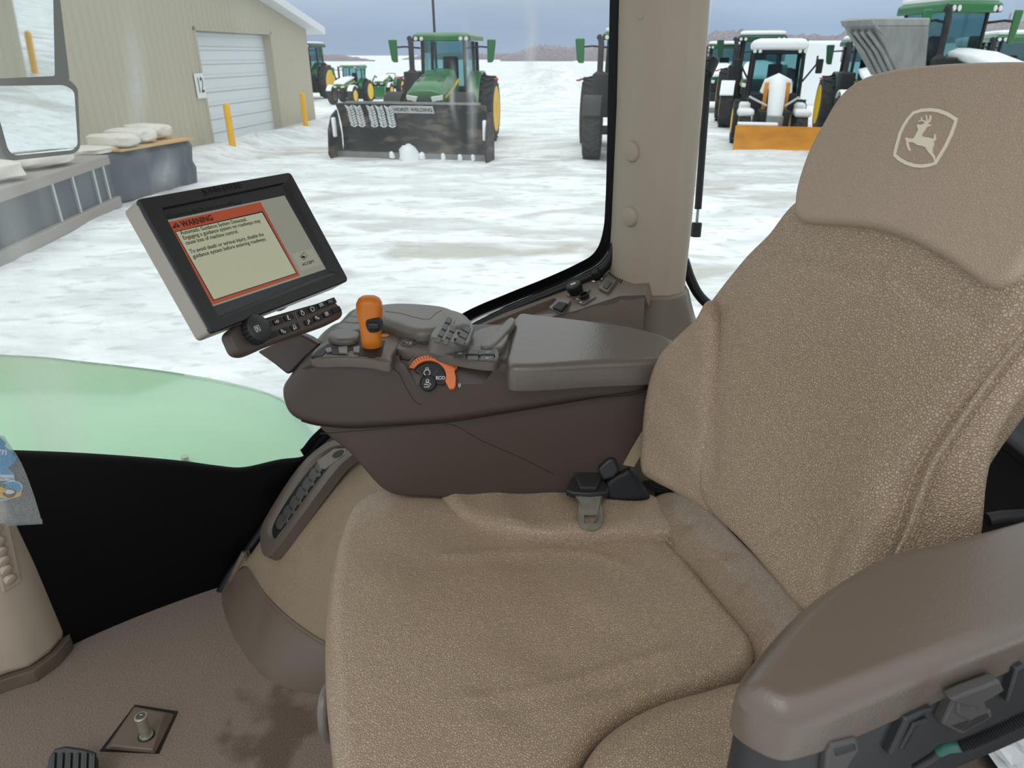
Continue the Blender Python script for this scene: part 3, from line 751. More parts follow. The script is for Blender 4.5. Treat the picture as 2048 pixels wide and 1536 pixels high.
# air freshener in its clear wrapper hanging in front of the post
AF = Fr(atx(10, 960, -.70), (.62, .72, 0), (-.22, .05, .97))
if (EYE - AF.O).dot(AF.N) < 0: AF = Fr(AF.O, -AF.A, AF.B)
af = ent('air_freshener', 'blue tree shaped air freshener in a clear wrapper hanging at the left edge', 'air freshener', tuple(AF.P(*AF.px((20, 1050)))))
bagp = AF.pxs([(-90, 860), (0, 872), (30, 905), (60, 960), (85, 1048), (48, 1052), (10, 1052), (-60, 1040)])
n_ = 14; rws = []
B0 = [(-90, 860), (-70, 930), (-60, 990), (-50, 1046)]; B1 = [(8, 872), (42, 925), (66, 985), (85, 1047)]
l0 = smooth_loop(AF.pxs(B0), 24, closed=False); l1 = smooth_loop(AF.pxs(B1), 24, closed=False)
for sgn in (1, -1):
    rr = []
    for i, (p, q) in enumerate(zip(l0, l1)):
        t = i / 23; rr.append([AF.P(p.x + (q.x - p.x) * k / n_, p.y + (q.y - p.y) * k / n_, sgn * (.007 * math.sin(PI * k / n_) ** .6 * min(1, (1 - t) * 7) + .0012 * math.sin(k * 2.3 + i * .9) * (1 if 0 < k < n_ else 0))) for k in range(n_ + 1)])
    rws.append(rr)
mbb = MB(); mbb.grid(rws[0]); mbb.grid(rws[1]); mbb.build('clear_wrapper', 'bag', af)
a0, a1 = AF.px((8, 1040)), AF.px((84, 1038)); a2, a3 = AF.px((85, 1048)), AF.px((12, 1052))
MB().prism([a0, a1, a2, a3], AF, -.0008, .0008).build('wrapper_seal', 'bag', af)
tree = [(-60, 860), (-5, 872), (4, 878), (12, 886), (10, 893), (19, 901), (27, 900), (25, 908), (33, 915), (32, 922), (28, 928), (20, 931), (16, 937), (23, 942), (28, 946), (30, 960), (-60, 966)]
pxprism('tree_card', tree, AF, -.001, .001, 'blue', af, smooth=False)
pxprism('name_band', [(-60, 948), (28, 950), (30, 962), (-60, 960)], AF, .001, .0015, 'cardw', af, smooth=False)
oa, ob = AF.px((14, 981)); ra = abs(AF.px((48, 981))[0] - oa); rb_ = abs(AF.px((14, 999))[1] - ob)
disc = lambda k, h: [(oa + math.cos(t * PI / 18) * ra * k, ob + math.sin(t * PI / 18) * rb_ * k * 1.02) for t in range(36)]
MB().prism(disc(1, 0), AF, .001, .0016).build('oval_picture', 'cardw', af, smooth=False)
MB().prism(disc(.92, 0), AF, .0014, .0019).build('oval_sky', 'blue', af, smooth=False)
pxprism('oval_sand', [(-14, 985), (20, 983), (44, 985), (40, 992), (26, 997), (0, 996)], AF, .0018, .0021, 'yel2', af, smooth=False)
pxprism('coconut_half', [(3, 984), (8, 979), (20, 977), (31, 981), (33, 987), (28, 993), (18, 996), (8, 992)], AF, .0019, .0024, 'coco', af, smooth=False)
pxprism('coconut_flesh', [(9, 983), (15, 979), (25, 980), (30, 984), (24, 988), (13, 988)], AF, .0023, .0027, 'cardw', af, smooth=False)
pxprism('palm_leaf', [(-4, 972), (6, 966), (14, 970), (9, 975), (2, 977)], AF, .002, .0024, 'palm', af, smooth=False)
pxprism('flower', [(-6, 978), (3, 974), (12, 979), (8, 985), (0, 986)], AF, .0024, .0028, 'yel2', af, smooth=False)
q = AF.px((1, 955.5)); s1 = abs(AF.px((1, 951))[1] - AF.px((1, 962))[1])
fr_t = Fr(AF.P(*q), AF.P(*AF.px((28, 957))) - AF.P(*AF.px((1, 955.5))), AF.B)
if fr_t.N.dot(AF.N) < 0: fr_t = Fr(fr_t.O, fr_t.A, -fr_t.B)
text('name_lettering', 'bean Colada', fr_t, -.001, 0, s1 * .78, 'blue', af, h=.0018, sx=.62)
text('big_lettering', 'm', Fr(AF.P(*AF.px((-4, 902))), fr_t.A, fr_t.B), 0, 0, s1 * 1.9, 'cardw', af, h=.0014, bold=.0004)

# floor fittings
fit = ent('floor_latch_pin', 'steel latch pin standing in a brown moulded pocket cut into the carpet', 'latch pin', tuple(atz(285, 1480, 0)))
pk = [atz(*q, 0) for q in [(200, 1503), (270, 1411), (356, 1424), (318, 1508)]]
pp = [(p.x, p.y) for p in pk]
MB().prism(pp, HZ, -.002, .0025).build('carpet_cutout', 'black', fit, smooth=False)
MB().rings([[atz(*q, .002) for q in [(207, 1500), (271, 1416), (352, 1428), (312, 1508)]], [atz(*q, .018) for q in [(222, 1492), (268, 1412), (328, 1424), (305, 1500)]]]).build('moulded_pocket', 'skirt', fit, bevel=.004, seg=3)
pb = atz(293, 1472, .018)
ringp = [pb + V((math.cos(t * PI / 12) * .017, math.sin(t * PI / 12) * .015, .0008)) for t in range(24)]
MB().rings([ringp, [p + V((0, 0, .0012)) for p in ringp]]).build('socket_hole', 'black', fit)
MB().lathe(pb, (.0, .03, 1), [(0, .0135), (.004, .0135), (.004, .010), (.05, .0105), (.052, .0125), (.056, .0125), (.057, .0115)]).build('steel_pin', 'metal', fit)
MB().lathe(pb + V((0, .0015, .057)), (0, .03, 1), [(0, .009), (.0007, .009), (.0007, .0035), (.0002, .003), (.0002, .0003)]).build('pin_head_ring', 'chrome', fit)
ped = ent('foot_pedal', 'ribbed black foot pedal at the bottom left', 'pedal', tuple(atz(140, 1536, 0)))
PD = Fr(atz(140, 1530, .05), (1, .08, 0), (0, .8, .5))
pd = PD.pxs([(88, 1560), (97, 1515), (108, 1497), (130, 1492), (165, 1497), (186, 1503), (193, 1520), (194, 1560), (190, 1640), (95, 1640)])
MB().prism(pd, PD, -.012, 0).build('pedal_plate', 'blackp', ped, bevel=.004, seg=3)
for k in range(6):
    x = 104 + k * 16; aa, bb = PD.px((x + 6, 1506)), PD.px((x, 1640)); mb = MB(); ribbon(mb, PD, [aa, bb], .006, 0, .005); mb.build('rubber_rib', 'rubber', ped, bevel=.0015)

# ================================================================ SEAT
seat = ent('operator_seat', 'beige leather operator seat with high backrest and embroidered headrest', 'seat', (.1, .82, 0))
ZC = Fr((0, 0, .52), (1, 0, 0), (0, 1, 0))
def ridge(fr, q, w, amp):
    L = np.array(fr.pxs(q))
    def f(a, b):
        d = segdist(np.array([[a, b]]), L, closed=False)[0]; return amp * math.exp(-(d / w) ** 2)
    return f
def blob(fr, q, ra_, rb2, amp, ang=0.):
    a0, b0 = fr.px(q); c, s = math.cos(ang), math.sin(ang)
    def f(a, b):
        x = (a - a0) * c + (b - b0) * s; y = -(a - a0) * s + (b - b0) * c; return amp * math.exp(-(x / ra_) ** 2 - (y / rb2) ** 2)
    return f
hfs = [ridge(ZC, [(880, 1112), (980, 1100), (1080, 1097), (1170, 1100), (1230, 1118), (1275, 1140)], .009, .0026), ridge(ZC, [(950, 1392), (1060, 1378), (1150, 1352), (1250, 1322), (1360, 1298)], .012, .0030),
       ridge(ZC, [(900, 1130), (1040, 1118), (1170, 1122)], .014, -.0015), ridge(ZC, [(1000, 1408), (1150, 1380), (1300, 1345)], .016, -.002),
       blob(ZC, (1180, 1190), .035, .05, .004), blob(ZC, (830, 1030), .09, .06, .012), blob(ZC, (1100, 1240), .16, .17, -.014), blob(ZC, (740, 1300), .07, .3, .006),
       ridge(ZC, [(1210, 1160), (1225, 1200), (1215, 1240)], .008, .0006), ridge(ZC, [(1380, 1340), (1420, 1290), (1450, 1262)], .02, -.004)]
wr = random.Random(3); waves = [(wr.uniform(20, 60), wr.uniform(20, 60), wr.uniform(0, 6)) for _ in range(6)]
def cush(a, b): return sum(f(a, b) for f in hfs) + sum(.0003 * math.sin(p * a + q * b + r) for p, q, r in waves)
main = [(760, 984), (712, 1012), (680, 1072), (660, 1160), (650, 1280), (652, 1400), (662, 1500), (680, 1640), (740, 1800), (900, 1850), (1060, 1760), (1130, 1600), (1160, 1530), (1190, 1488), (1240, 1447), (1310, 1410), (1400, 1382), (1470, 1352), (1512, 1310), (1512, 1288), (1470, 1235), (1420, 1178), (1350, 1094), (1318, 1066), (1260, 1062), (1170, 1064), (1080, 1061), (1010, 1054), (940, 1030), (885, 1000), (850, 985), (800, 978)]
cu = pxpillow('seat_cushion', main, ZC, .15, .028, 'leather', seat, n=300, inner=60, edge=8, hf=cush, c=ZC.px((1000, 1270)), power=2.)
ZB = Fr((0, 0, .545), (1, 0, 0), (0, 1, 0))
pxpillow('side_bolster', [(880, 985), (908, 968), (950, 958), (1020, 952), (1090, 953), (1150, 964), (1240, 985), (1310, 998), (1345, 1030), (1350, 1075), (1300, 1075), (1170, 1078), (1080, 1077), (1010, 1068), (940, 1045), (905, 1022)], ZB, .16, .026, 'leather', seat, n=200, inner=20,
         hf=lambda a, b: .002 * math.sin(60 * a + 20 * b))
ZR = Fr((0, 0, .55), (1, 0, 0), (0, 1, 0))
cre = [blob(ZR, (1375, 1065), .03, .012, .006, .3), blob(ZR, (1440, 1110), .04, .010, -.006, -.2), blob(ZR, (1500, 1180), .03, .012, .006, .4), blob(ZR, (1530, 1230), .05, .01, -.005, .5), blob(ZR, (1350, 1020), .02, .03, .004)]
pxpillow('rear_roll', [(1296, 1010), (1312, 996), (1345, 992), (1390, 1004), (1430, 1035), (1500, 1105), (1560, 1168), (1620, 1240), (1610, 1310), (1535, 1315), (1500, 1262), (1440, 1190), (1385, 1125), (1345, 1088), (1310, 1050)], ZR, .16, .034, 'leather_dark', seat, n=200, inner=24, edge=8,
         hf=lambda a, b: sum(f(a, b) for f in cre))
pxpillow('side_bolster', [(1140, 1620), (1160, 1540), (1190, 1492), (1240, 1450), (1310, 1414), (1400, 1388), (1480, 1370), (1600, 1400), (1650, 1560), (1500, 1800), (1250, 1800), (1150, 1740)], ZB, .16, .045, 'leather', seat, n=200, inner=24,
         hf=blob(ZB, (1330, 1560), .1, .06, .01))
pathtube('seam_piping', [ZB.P(*ZB.px(q), .0) + V((0, 0, -.012)) for q in [(1293, 1003), (1303, 1022), (1313, 1045), (1330, 1062), (1345, 1080)]], .0022, 'leather', seat)
# seat base
MB().box((.07, .82, .30), (.44, .46, .2)).box((.07, .82, .1), (.36, .34, .2)).build('seat_base', 'black', seat, bevel=.02)
# front adjuster loop at the cushion edge
AFr = Fr(atz(655, 1420, .43), (0, 1, 0), (-.25, 0, 1))
lo = [atx(*q, atz(655, 1420, .45).x) for q in [(662, 1370), (652, 1380), (647, 1400), (645, 1440), (650, 1466), (662, 1478)]]
MB().tube(smooth_loop(lo, 30, closed=False), .0075, 10).build('adjuster_loop', 'grey', seat)
MB().box(atx(657, 1418, atz(655, 1420, .45).x - .003), (.003, .018, .02)).build('adjuster_label', 'white', seat)

# backrest
def backframe(x0, z0): return Fr((x0, .85, z0), (.25, -.968, 0), (.213, .055, .975))
BF = backframe(.335, .85)
bh = [blob(BF, (1720, 1080), .05, .11, .010, .3), ridge(BF, [(1780, 990), (1700, 1040), (1660, 1110), (1640, 1180)], .012, -.0035), ridge(BF, [(1540, 510), (1640, 535), (1750, 570)], .008, -.0022), ridge(BF, [(1800, 560), (1860, 610), (1950, 640)], .010, -.0022), blob(BF, (1600, 800), .14, .2, -.01),
      ridge(BF, [(1470, 560), (1425, 640), (1420, 760), (1418, 950)], .02, -.004)]
pxpillow('backrest', [(1600, 400), (1800, 330), (2000, 380), (2110, 500), (2090, 600), (2048, 655), (1960, 770), (1900, 855), (1862, 915), (1836, 965), (1810, 1040), (1780, 1110), (1745, 1180), (1690, 1230), (1640, 1240), (1600, 1212), (1540, 1143), (1480, 1078), (1430, 1030), (1410, 1000), (1402, 940), (1406, 850), (1414, 740), (1411, 690), (1400, 645), (1440, 585), (1500, 510), (1545, 465)], BF, .11, .022, 'leather', seat, n=300, inner=50, hf=lambda a, b: sum(f(a, b) for f in bh), c=BF.px((1690, 780)))
BW = Fr(BF.P(*BF.px((1410, 850)), .004), (.50, -.866, 0), (.20, .05, .975))
pxpillow('side_wing', [(1417, 600), (1394, 636), (1373, 655), (1344, 682), (1327, 701), (1314, 724), (1306, 744), (1298, 774), (1290, 830), (1286, 880), (1284, 925), (1290, 950), (1310, 964), (1350, 985), (1395, 1012), (1425, 1028), (1435, 1010), (1428, 920), (1432, 800), (1438, 720), (1434, 640)], BW, .10, .022, 'leather_dark', seat, n=220, inner=20,
         hf=lambda a, b: .0012 * math.sin(70 * b + 20 * a))
_s = BF.P(*BF.px((1836, 965)))
BN = Fr(_s + V((-.004, .012, 0)), (.90, -.43, 0), (.22, 0, .975))
pxpillow('side_wing', [(2130, 530), (2048, 645), (1960, 757), (1898, 847), (1855, 910), (1830, 958), (1802, 1040), (1772, 1110), (1740, 1180), (1800, 1260), (1900, 1220), (1955, 1120), (1966, 1050), (1975, 960), (1996, 880), (2048, 790), (2180, 560), (2200, 480)], BN, .05, .016, 'leather', seat, n=220, inner=22, rb=.008)
# double row of stitches beside the piping
for off_ in (0, 26):
    L = smooth_loop([(BF if off_ == 0 else BN).P(*(BF if off_ == 0 else BN).px((q[0] - 14 + off_ * 1.5, q[1] + off_ * .6)), .0012) for q in [(2052, 648), (1960, 768), (1900, 853), (1866, 908), (1842, 955), (1818, 1030), (1795, 1090)]], 96, closed=False)
    mb = MB()
    for i in range(0, 94, 3): mb.tube([L[i], L[i + 1] + (L[i + 2] - L[i + 1]) * .8], .0011, 5)
    s_ = mb.build('stitching', 'thread', seat)
pathtube('seam_piping', [BF.P(*BF.px(q), -.002) for q in [(2052, 660), (1960, 780), (1903, 865), (1862, 930), (1840, 985), (1815, 1060), (1790, 1110)]], .0028, 'leather_dark', seat)

# headrest
HF = Fr((.405, .85, 1.19), (.25, -.968, 0), (.213, .055, .975))
HF = HF.off(.0)
hpx = [(1583, 418), (1586, 380), (1600, 330), (1618, 285), (1640, 245), (1664, 203), (1690, 172), (1725, 150), (1780, 135), (1850, 126), (1950, 120), (2060, 120), (2150, 135), (2205, 180), (2200, 260), (2140, 380), (2090, 460), (2052, 520), (2020, 560), (1995, 574), (1970, 576), (1945, 562), (1900, 530), (1850, 500), (1790, 472), (1730, 456), (1670, 450), (1620, 447), (1596, 442), (1585, 432)]
def hbend(a, b): return .30 * (a + .03) ** 2
# edge is traced, so the bend is kept small and the outline unprojected on the flat frame
hd = pillow('headrest', HF.pxs(hpx), HF, .085, .012, 'headrest', seat, n=320, inner=40, c=HF.px((1860, 320)), rb=.03, hf=lambda a, b: .0)
def E_(x, y): return (1540 + x / 3.0728, 100 + y / 3.0728)
em = MB()
shield = [E_(*q) for q in [(769, 645), (772, 625), (785, 575), (803, 510), (825, 465), (850, 425), (885, 387), (930, 373), (990, 368), (1040, 374), (1095, 395), (1147, 427), (1135, 470), (1112, 530), (1080, 595), (1050, 645), (1018, 697), (985, 709), (935, 715), (890, 711), (840, 695), (800, 672)]]
sp = HF.pxs(shield)
ribbon(em, HF, sp, .0034, -.001, .0012, closed=True)
em.build('shield_outline', 'emblem', hd, smooth=False)
deer = [(835, 541), (850, 540), (868, 546), (885, 545), (893, 536), (905, 512), (916, 495), (912, 478), (908, 465), (915, 458), (932, 461), (945, 457), (952, 450), (958, 447), (950, 443), (935, 436), (925, 440), (917, 443), (919, 436), (934, 430), (932, 418), (936, 412), (941, 431), (952, 434), (964, 438), (964, 420), (960, 402), (967, 403), (971, 425), (970, 440), (978, 436), (984, 420), (987, 402), (994, 402), (994, 420), (986, 440), (974, 458), (993, 458), (990, 468), (975, 472), (962, 480), (955, 497), (940, 512), (935, 530), (962, 536), (990, 541), (1008, 547), (1014, 535), (1015, 515), (1021, 522), (1024, 540), (1022, 555), (1010, 560), (1010, 585), (1001, 607), (1003, 630), (1018, 655), (1021, 690), (1013, 685), (1008, 662), (992, 643), (975, 625), (960, 598), (935, 590), (905, 583), (888, 570), (868, 567), (855, 566), (858, 590), (869, 618), (862, 622), (850, 603), (843, 580), (842, 560)]
dp = HF.pxs([E_(*q) for q in deer])
# triangulated by Blender from one polygon
MB().prism(dp, HF, -.001, .0013).build('deer_emblem', 'emblem', hd, smooth=False)

# left armrest with switch housing
KS = .741
def ksc(L): return [(a * KS, b * KS) for a, b in L]
PAD = Fr((0, 0, .90), (1, 0, 0), (0, 1, 0))
pad_xy = [(.226, .472), (.246, .516), (.305, .578), (.385, .634), (.452, .674), (.50, .684), (.58, .708), (.655, .742), (.78, .80), (.86, .74), (.78, .66), (.56, .566), (.45, .515), (.33, .462), (.272, .436), (.245, .435), (.228, .450)]
pxy = [PAD.px((1474, 1458), -.036), PAD.px((1465, 1425), -.028), PAD.px((1469, 1392), -.019)] + [PAD.px(q, -.011) for q in [(1483, 1356), (1520, 1308), (1600, 1223), (1700, 1153), (1790, 1108), (1850, 1097), (1960, 1069), (2048, 1044), (2200, 1000), (2350, 1020)]] + [PAD.px(q, -.040) for q in [(2380, 1170), (2200, 1260), (2048, 1325), (1920, 1378), (1800, 1430), (1700, 1472), (1620, 1503), (1560, 1513), (1505, 1490)]]
pcx = sum(a for a, b in pxy) / len(pxy); pcy = sum(b for a, b in pxy) / len(pxy)
ar = pillow('armrest_pad', pxy, PAD, .046, .016, 'pad', seat, n=260, inner=24, rb=.003, c=(pcx, pcy), hf=lambda a, b: .004 * math.sin(9 * a))
HB = Fr((0, 0, .856), (1, 0, 0), (0, 1, 0))
hb_xy = [(.236, .478), (.25, .52), (.31, .58), (.42, .64), (.60, .70), (.78, .78), (.84, .73), (.78, .665), (.56, .575), (.45, .525), (.33, .472), (.272, .446), (.246, .448)]
hb = pillow('armrest_housing', [(pcx + (a - pcx) * .965, pcy + (b - pcy) * .95) for a, b in pxy], HB, .12, .003, 'blackp', seat, n=160, inner=6, edge=3, rb=.015, c=(pcx, pcy))
# near face frame of the housing
_n0, _n1 = [(pcx + (a - pcx) * .965, pcy + (b - pcy) * .95) for a, b in (PAD.px((1700, 1472), -.040), PAD.px((2048, 1325), -.040))]
NF = Fr((_n0[0], _n0[1], .83), (_n1[0] - _n0[0], _n1[1] - _n0[1], 0), (0, 0, 1))
if NF.N.y > 0: NF = Fr(NF.O, -NF.A, NF.B)
for nm, q, h0, h1 in [('lever_guide', [(1655, 1510), (1665, 1490), (1715, 1478), (1722, 1498), (1700, 1530), (1690, 1560), (1650, 1560)], -.002, .006),
                      ('latch', [(1668, 1500), (1712, 1488), (1716, 1502), (1672, 1516)], .003, .007),
                      ('rail_slot', [(1778, 1512), (1812, 1440), (1866, 1416), (1868, 1422), (1822, 1447), (1790, 1516)], -.002, .007),
                      ('rail_slot', [(1800, 1500), (1828, 1450), (1858, 1438), (1860, 1444), (1834, 1458), (1808, 1504)], -.002, .005),
                      ('lever_socket', [(1885, 1450), (1912, 1392), (1960, 1380), (1985, 1436), (1925, 1470)], -.002, .008),
                      ('lever_knob', [(1903, 1402), (1938, 1386), (2002, 1362), (2011, 1382), (1960, 1412), (1938, 1416)], .004, .014),
                      ('lever_stem', [(1916, 1404), (1950, 1398), (1962, 1430), (1940, 1444), (1914, 1430)], .003, .010),
                      ('lever_tray', [(1890, 1452), (1926, 1440), (1984, 1420), (1986, 1434), (1926, 1468)], .003, .008),
                      ('rail_slot', [(2014, 1406), (2034, 1340), (2052, 1330), (2052, 1340), (2024, 1408)], -.002, .007)]:
    pxprism(nm, q, NF, h0, h1, 'dgrey' if nm.startswith('lever') else 'blackp', hb, bevel=.002, seg=2)
# corrugated cable
P_ = [atx(*q, .50) for q in [(2120, 1395)]]
cpts = [aty(1830, 1536, .36), aty(1860, 1518, .357), aty(1890, 1498, .353), aty(1925, 1492, .35), aty(1975, 1472, .348), aty(2048, 1438, .345), aty(2120, 1405, .345)]
cp = smooth_loop(cpts, 120, closed=False)
cab = ent('corrugated_cable', 'black corrugated cable with teal tape below the near armrest', 'cable', tuple(cpts[3]))
MB().tube(cp[44:], [.0045 + .0009 * (1 if i % 2 else -1) for i in range(len(cp) - 44)], 12).build('corrugated_sleeve', 'blackp', cab, angle=20)
MB().tube(cp[28:46], .0038, 12).build('tape_wrap', 'teal', cab)
MB().tube(cp[:30], .0032, 10).build('cable_end', 'blackp', cab)

# white crumpled wrapper seen under the armrest
rnd = random.Random(5)
pw = ent('plastic_wrapper', 'crumpled clear and white plastic wrapper under the armrest, bottom right', 'wrapper', tuple(aty(2040, 1480, .60)))
c1 = [(1985, 1450), (2050, 1425), (2120, 1430), (2120, 1540), (2048, 1540), (2020, 1500)]
rows = []
for i in range(12):
    rows.append([aty(1972 + i * 18 + j * 2, 1446 - i * 5 + j * (9 + i * 1.2), .50) + V((rnd.uniform(-.004, .004), rnd.uniform(-.008, .008), rnd.uniform(-.004, .004))) for j in range(12)])
MB().grid(rows).build('wrapper_film', 'lightgrey', pw, smooth=False)

# seat belt: tongue, black moulded boot, webbing
tg = ent('seat_belt_tongue', 'metal seat belt tongue with black grip lying on the far side bolster', 'seat belt tongue', tuple(atz(1180, 1020, .56)))
TF = Fr(atz(1180, 1015, .556), (1, .05, 0), (.08, 1, .25))
tpx = [(1144, 982), (1156, 992), (1156, 1040), (1160, 1052), (1174, 1060), (1190, 1060), (1202, 1052), (1206, 1040), (1201, 1000), (1204, 990), (1208, 984), (1180, 980)]
hol = [(1168, 1031), (1193, 1031), (1193, 1048), (1168, 1048)]
op = [(v.x, v.y) for v in smooth_loop(TF.pxs(tpx), 96)]
hp = TF.pxs(hol); hp2 = []
for i in range(4):
    for k in range(24): a, b = hp[i], hp[(i + 1) % 4]; hp2.append((a[0] + (b[0] - a[0]) * k / 24, a[1] + (b[1] - a[1]) * k / 24))
cc = (sum(a for a, b in hp) / 4, sum(b for a, b in hp) / 4)
hs = sorted(hp2, key=lambda q: math.atan2(q[1] - cc[1], q[0] - cc[0])); os_ = sorted(op, key=lambda q: math.atan2(q[1] - cc[1], q[0] - cc[0]))
MB().rings([[TF.P(a, b, h) for a, b in L] for L, h in [(os_, 0), (os_, .0025), (hs, .0025), (hs, 0), (os_, 0)]], cap=False).build('tongue_plate', 'metal', tg, smooth=False)
pxprism('grip', [(1131, 980), (1139, 968), (1142, 955), (1150, 950), (1204, 950), (1210, 962), (1219, 977), (1216, 985), (1180, 988), (1145, 986)], TF, -.004, .011, 'blackp', tg, bevel=.003, seg=3)
pxprism('folded_webbing', [(1146, 944), (1152, 938), (1180, 932), (1214, 922), (1209, 944), (1194, 976), (1160, 976), (1152, 955)], TF, .006, .020, 'strapb', tg, bevel=.004, seg=3)
bt = ent('belt_reel_boot', 'black moulded belt boot between the seat cushion and the console', 'belt boot', tuple(atz(1270, 985, .50)))
BTF = Fr(aty(1240, 980, 1.095), (1, 0, 0), (0, .35, 1))
pxpillow('boot', [(1206, 985), (1208, 968), (1222, 950), (1244, 940), (1252, 934), (1262, 934), (1272, 945), (1285, 968), (1300, 996), (1260, 1004), (1215, 1000)], BTF, .06, .012, 'black', bt, n=90, inner=6)
pxprism('guide_loop', [(1196, 938), (1214, 920), (1226, 915), (1232, 921), (1240, 942), (1228, 956), (1206, 962)], BTF.off(.01), -.02, .0, 'blackp', bt, bevel=.005, seg=3)
sb = tag(pxprism('belt_webbing', [(1246, 930), (1262, 900), (1285, 862), (1300, 840), (1330, 840), (1300, 880), (1283, 908), (1268, 934)], Fr(aty(1270, 900, 1.09), (1, 0, 0), (0, .2, 1)), -.002, 0, 'strap', None), 'tan woven belt webbing rising between console and backrest', 'seat belt')
bl = ent('bellows_hose', 'black ribbed hose in the gap below the backrest wing', 'hose', tuple(aty(1325, 975, 1.18)))
for k in range(4):
    ppts = [aty(1325 + math.cos(t) * (12 + 8 * k), 958 + math.sin(t) * (7 + 6 * k), 1.16) for t in [PI * .05 + i * PI * .9 / 12 for i in range(13)]]
    MB().tube(ppts, .003, 8).build('hose_ring', 'blackp', bl)
bx = tag(MB().box((.42, 1.16, .42), (.26, .08, .2)).build('seat_bracket', 'black', None, bevel=.01), 'black metal bracket behind the cushion corner, in the gap under the backrest', 'bracket')

# ledge behind the seat on the right edge
rl = ent('rear_shelf', 'dark shelf and ledge behind the seat at the right edge', 'shelf', (1.0, 1.0, .5))
MB().box((.98, 1.0, .66), (.18, 1.15, .03)).build('shelf_top', 'black', rl, bevel=.008)
MB().box((1.0, 1.0, .34), (.12, 1.1, .62)).build('shelf_front', 'blackp', rl, bevel=.01)
MB().tube([aty(1975, 1040, .95), aty(2000, 1035, .95), aty(2080, 1030, .95)], .012, 10).build('grab_bar', 'black', rl)
gl2 = MB().grid([[V((.93, .3, .70)), V((.93, 1.45, .70))], [V((1.05, .3, .92)), V((1.05, 1.45, .92))]]).build('trim_9', mat('dark_glass', (46, 60, 56), .12), smooth=False); struct(gl2, 'dark tinted lower rear glass')
# ================================================================ CONTROL CONSOLE
con = ent('armrest_console', 'brown moulded armrest control console between the seat and the window', 'control console', (-.05, 1.22, .55))
CF = Fr((0, 1.1, .8), (1, 0, 0), (0, 0, 1))     # normal points to the camera side (-y)
upx = [(566, 775), (570, 808), (582, 828), (606, 842), (650, 852), (700, 855), (800, 850), (900, 842), (1000, 827), (1150, 803), (1295, 779), (1300, 740), (1298, 712), (1280, 712), (1170, 714), (1000, 716), (800, 714), (650, 712), (625, 715), (606, 727), (585, 750)]
up = pxpillow('console_housing', upx, CF, .205, .022, 'brown', con, n=300, inner=30, rb=.03, c=CF.px((950, 780)))
lpx = [(640, 850), (700, 905), (768, 978), (800, 990), (1000, 990), (1245, 965), (1262, 935), (1290, 872), (1312, 790), (1318, 765), (1000, 800), (700, 835)]
pxpillow('console_base', lpx, CF.off(-.014), .17, .008, 'brown', con, n=240, inner=14, c=CF.px((980, 890)))
M['brown_gap'] = mat('shadow_gap_brown', (44, 36, 32), .6)
# thin parting lines on the near face
def groove(pts, fr, w=.0016, m='black', nm='panel_gap', h=.0006, par=None, k=6):
    p = [(v.x, v.y) for v in smooth_loop(fr.pxs(pts, h), len(pts) * k, closed=False)]
    mb = MB(); ribbon(mb, fr, p, w, -.003, h); return mb.build(nm, m, par or con, smooth=False)
groove([(602, 842), (625, 849), (700, 857), (800, 852), (900, 845), (1000, 829), (1150, 804), (1312, 777)], CF, .0016, 'brown_gap')
groove([(780, 735), (796, 745), (812, 775), (830, 803), (842, 810)], CF, .0013, 'brown_gap')
groove([(604, 738), (620, 734), (680, 731), (740, 733), (778, 737)], CF, .0011, 'brown_gap')
groove([(640, 868), (740, 860), (870, 848), (905, 850), (960, 880), (1040, 915), (1110, 950)], CF.off(-.014), .0011, 'brown_gap')

DK = Fr((0, 0, .831), (1, 0, 0), (0, 1, 0))
# cap panel round the lever gate
cap = pxpillow('gate_panel', [(622, 716), (632, 698), (655, 684), (700, 678), (760, 672), (800, 668), (800, 690), (786, 712), (780, 728), (740, 722), (680, 719), (640, 720)], DK.off(.006), .02, .006, 'brown2', con, n=120, inner=8)
DK2 = DK.off(.0065)
pxprism('lever_gate', [(622, 713), (638, 699), (655, 688), (700, 684), (770, 681), (762, 712), (716, 711), (714, 699), (700, 699), (690, 709), (664, 708), (655, 700), (645, 711)], DK2, -.004, .0006, 'black', con, smooth=False)
for q in [[(650, 697), (662, 693), (664, 702), (653, 704)], [(676, 693), (695, 691), (695, 706), (678, 705)], [(706, 693), (720, 691), (719, 704), (707, 703)]]:
    pxprism('gate_tooth', q, DK2, .0, .003, 'grey', con, bevel=.0008)
# shift lever
lv = []
lb = DK.P(*DK.px((742, 705)))
lc = lb + V((.0, .012, 0))
prof = [(0, .013, .010), (.006, .0165, .013), (.02, .0175, .014), (.045, .0185, .015), (.06, .021, .017), (.075, .0225, .018), (.085, .0215, .0175), (.092, .018, .014), (.096, .012, .009), (.0975, .003, .003)]
axis = V((.01, .05, 1)).normalized()
rs = []
for h, ra, rb_ in prof:
    rs.append([lc + axis * h + V((math.copysign(abs(math.cos(t)) ** .75, math.cos(t)) * ra, math.copysign(abs(math.sin(t)) ** .75, math.sin(t)) * rb_, 0)) for t in [2 * PI * j / 32 for j in range(32)]])
lever = MB().rings(rs).build('shift_lever', 'orange', con)
LVF = Fr(lc + V((0, -.0165, 0)), (1, 0, 0), (0, .05, 1))
wq = [(732, 642), (740, 638), (758, 637), (764, 642), (763, 658), (756, 664), (740, 665), (734, 658)]
pxprism('wheel_recess', wq, LVF, -.004, .0012, 'black', lever, smoothn=30, bevel=.0006)
wc = LVF.P(*LVF.px((748, 652)))
ribs = []
for k in range(2): pass
pr = [(-.009, .006), (-.008, .0085), (0, .0095), (.008, .0085), (.009, .006)]
tw = MB().lathe(wc + V((0, .003, 0)), (1, 0, 0), pr, 24).build('thumbwheel', 'blackp', lever)
